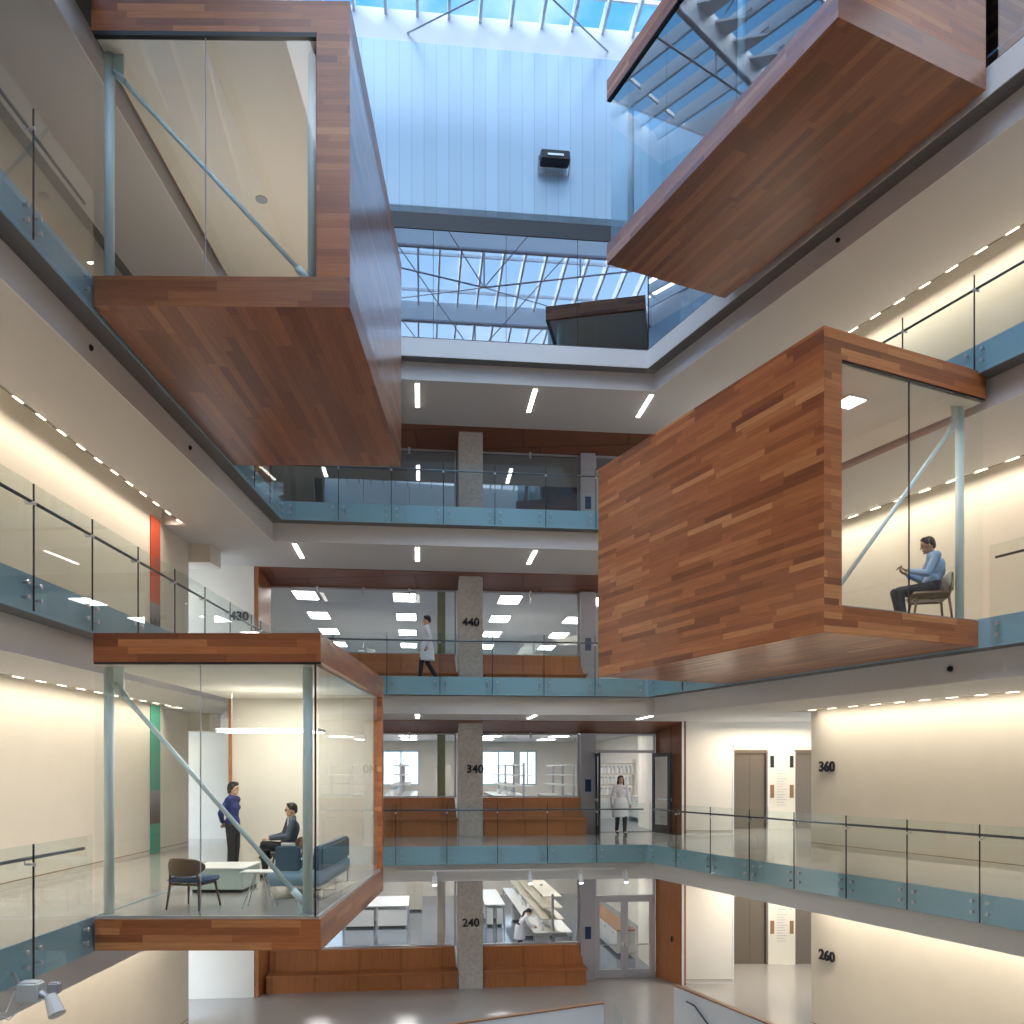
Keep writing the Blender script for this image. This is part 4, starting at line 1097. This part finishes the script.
# woman in the open door
J = standing(1.72, knL=(.12, .09, .49), anL=(.16, .08, .09), toL=(.30, .08, .035), knR=(.02, -.09, .49), anR=(-.16, -.07, .12), toR=(-.04, -.07, .035), elL=(-.08, .25, 1.12), elR=(-.04, -.25, 1.12), wrL=(-.02, .29, .88), wrR=(.07, -.28, .88))
dp = (3.28, 24.5)
person('person in white lab coat with long dark hair walking out the open lab door', (dp[0], dp[1], 0), R(-82), J, dict(top='lab_coat', low='trousers_black', coat=.52, topname='lab_coat', hair='hair_brown'), 'long', female=True)
# lab coat walker on the fourth storey
J = standing(1.72, knL=(.14, .08, .50), anL=(.18, .08, .09), toL=(.32, .08, .035), knR=(.0, -.08, .50), anR=(-.22, -.08, .15), toR=(-.11, -.08, .04), elL=(-.1, .23, 1.12), wrL=(-.02, .25, .90), wrR=(.16, -.24, .92))
person('person in a pale lab coat walking along the fourth storey back walkway', (-2.15, 21.9, Z[4]), R(180), J, dict(top='lab_coat', low='trousers_black', coat=.55, topname='lab_coat'), 'short')
# worker at the bench
J = standing(1.65, chest=(.12, 0, 1.20), neck=(.24, 0, 1.38), head=(.33, 0, 1.48), shL=(.2, .16, 1.32), shR=(.2, -.16, 1.32), elL=(.30, .22, 1.08), elR=(.30, -.22, 1.08), wrL=(.50, .12, .99), wrR=(.50, -.12, .99), face=(1, 0, -.5))
p = BACK @ Vector((.72, 3.4, 0))
person('person with long black ponytail and white coat bending over a second storey bench', (p.x, p.y, Z[2] + .013), R(6), J, dict(top='lab_coat', low='trousers_navy', coat=.55, topname='lab_coat'), 'tail', female=True)

# ---------------------------------------------------------------- lights
def area(name, loc, rot, sx, sy, power, col, spread=180):
    l = bpy.data.lights.new(name, 'AREA'); l.shape = 'RECTANGLE'; l.size = sx; l.size_y = sy; l.energy = power; l.color = col; l.spread = R(spread)
    o = bpy.data.objects.new(name, l); COL.objects.link(o); o.location = loc; o.rotation_euler = rot
    return o
WARM = (1., .87, .69)
POW = {2: 270, 3: 200, 4: 200, 5: 190}
for k in (2, 3, 4, 5):
    z = Z[k + 1] - .9
    if k < 5: area('slot_lamp', (-7.72, 7.6, z + .22), (0, R(-4), 0), .22, 23, POW[k], WARM, 105)
    m = (xw(9.5) - .30, 9.5)
    area('slot_lamp', (m[0], m[1], z + .22), (0, R(2), AR), .22, 23, POW[k], WARM, 105)
    # lobby downlights
    area('lobby_lamp', (7.6, 23.6, z - .03), (R(-8), 0, 0), 3.0, .3, 90, WARM)
    area('lift_lamp', (8.6, 25.9, Z[k] + 3.2), (0, 0, 0), 2.5, .5, 55, WARM)
    area('corridor_lamp', (-9.5, 22.2, z - .5), (0, 0, 0), 1.5, .5, 8, WARM)
area('pod_area_light', (-4.0, 13.6, 3.2), (0, 0, 0), 1.8, 3.5, 75, (1, .94, .84))
area('pod_area_light', (-3.7, 13.9, Z[5] + .25), (PI, 0, 0), 1.4, 3.4, 34, (1, .92, .78))  # floor-level uplight added to brighten the upper left pod, no fixture built
area('pod_area_light', (5.0, 14.4, Z[4] + 3.3), (0, 0, R(24)), 1.4, 2.6, 60, (1, .9, .75))

# soft daylight through the roof light
sl = bpy.data.lights.new('sun', 'SUN'); sl.energy = 4.3; sl.angle = R(70); sl.color = (.88, .94, 1.)
so = bpy.data.objects.new('sun', sl); COL.objects.link(so); so.rotation_euler = (R(24), R(-16), 0)
# ---------------------------------------------------------------- sky
w = bpy.data.worlds.new('sky'); scn.world = w; w.use_nodes = True
nt = w.node_tree; N = nt.nodes.new; L = nt.links.new; nt.nodes.clear()
out = N('ShaderNodeOutputWorld'); bg = N('ShaderNodeBackground'); bg.inputs['Strength'].default_value = 1.7
tc = N('ShaderNodeTexCoord'); mp = N('ShaderNodeMapping'); mp.inputs['Scale'].default_value = (1.0, 1.0, 1.6)
ns = N('ShaderNodeTexNoise'); ns.inputs['Scale'].default_value = 2.6; ns.inputs['Detail'].default_value = 7
L(tc.outputs['Generated'], mp.inputs[0]); L(mp.outputs[0], ns.inputs['Vector'])
rp = N('ShaderNodeValToRGB'); rp.color_ramp.elements[0].position = .58; rp.color_ramp.elements[1].position = .8
L(ns.outputs['Fac'], rp.inputs[0])
sp = N('ShaderNodeSeparateXYZ'); L(tc.outputs['Generated'], sp.inputs[0])
gr = N('ShaderNodeValToRGB'); e = gr.color_ramp.elements
e[0].position = 0.; e[0].color = (.75, .85, .95, 1); e[1].position = .7; e[1].color = (.03, .22, .52, 1)
L(sp.outputs[2], gr.inputs[0])
mx = N('ShaderNodeMix'); mx.data_type = 'RGBA'; mx.inputs[7].default_value = (.85, .90, .95, 1)
L(rp.outputs[0], mx.inputs[0]); L(gr.outputs[0], mx.inputs[6]); L(mx.outputs[2], bg.inputs[0]); L(bg.outputs[0], out.inputs[0])

# ---------------------------------------------------------------- camera and render settings
cam = bpy.data.cameras.new('camera'); cam.sensor_width = 36; cam.lens = 833 / 1024 * 36
cam.shift_x = 3 / 1024; cam.shift_y = 258 / 1024; cam.clip_end = 200
co = bpy.data.objects.new('camera', cam); COL.objects.link(co); co.location = (0, 0, 1.9); co.rotation_euler = (PI / 2, 0, 0)
scn.camera = co
scn.view_settings.view_transform = 'Standard'; scn.view_settings.look = 'None'
scn.view_settings.gamma = 1; scn.view_settings.exposure = 0.55
c = scn.cycles
c.max_bounces = 10; c.diffuse_bounces = 4; c.glossy_bounces = 5; c.transmission_bounces = 4; c.transparent_max_bounces = 40
c.sample_clamp_indirect = 6; c.use_denoising = True; c.caustics_reflective = False; c.caustics_refractive = False
c.use_light_tree = True
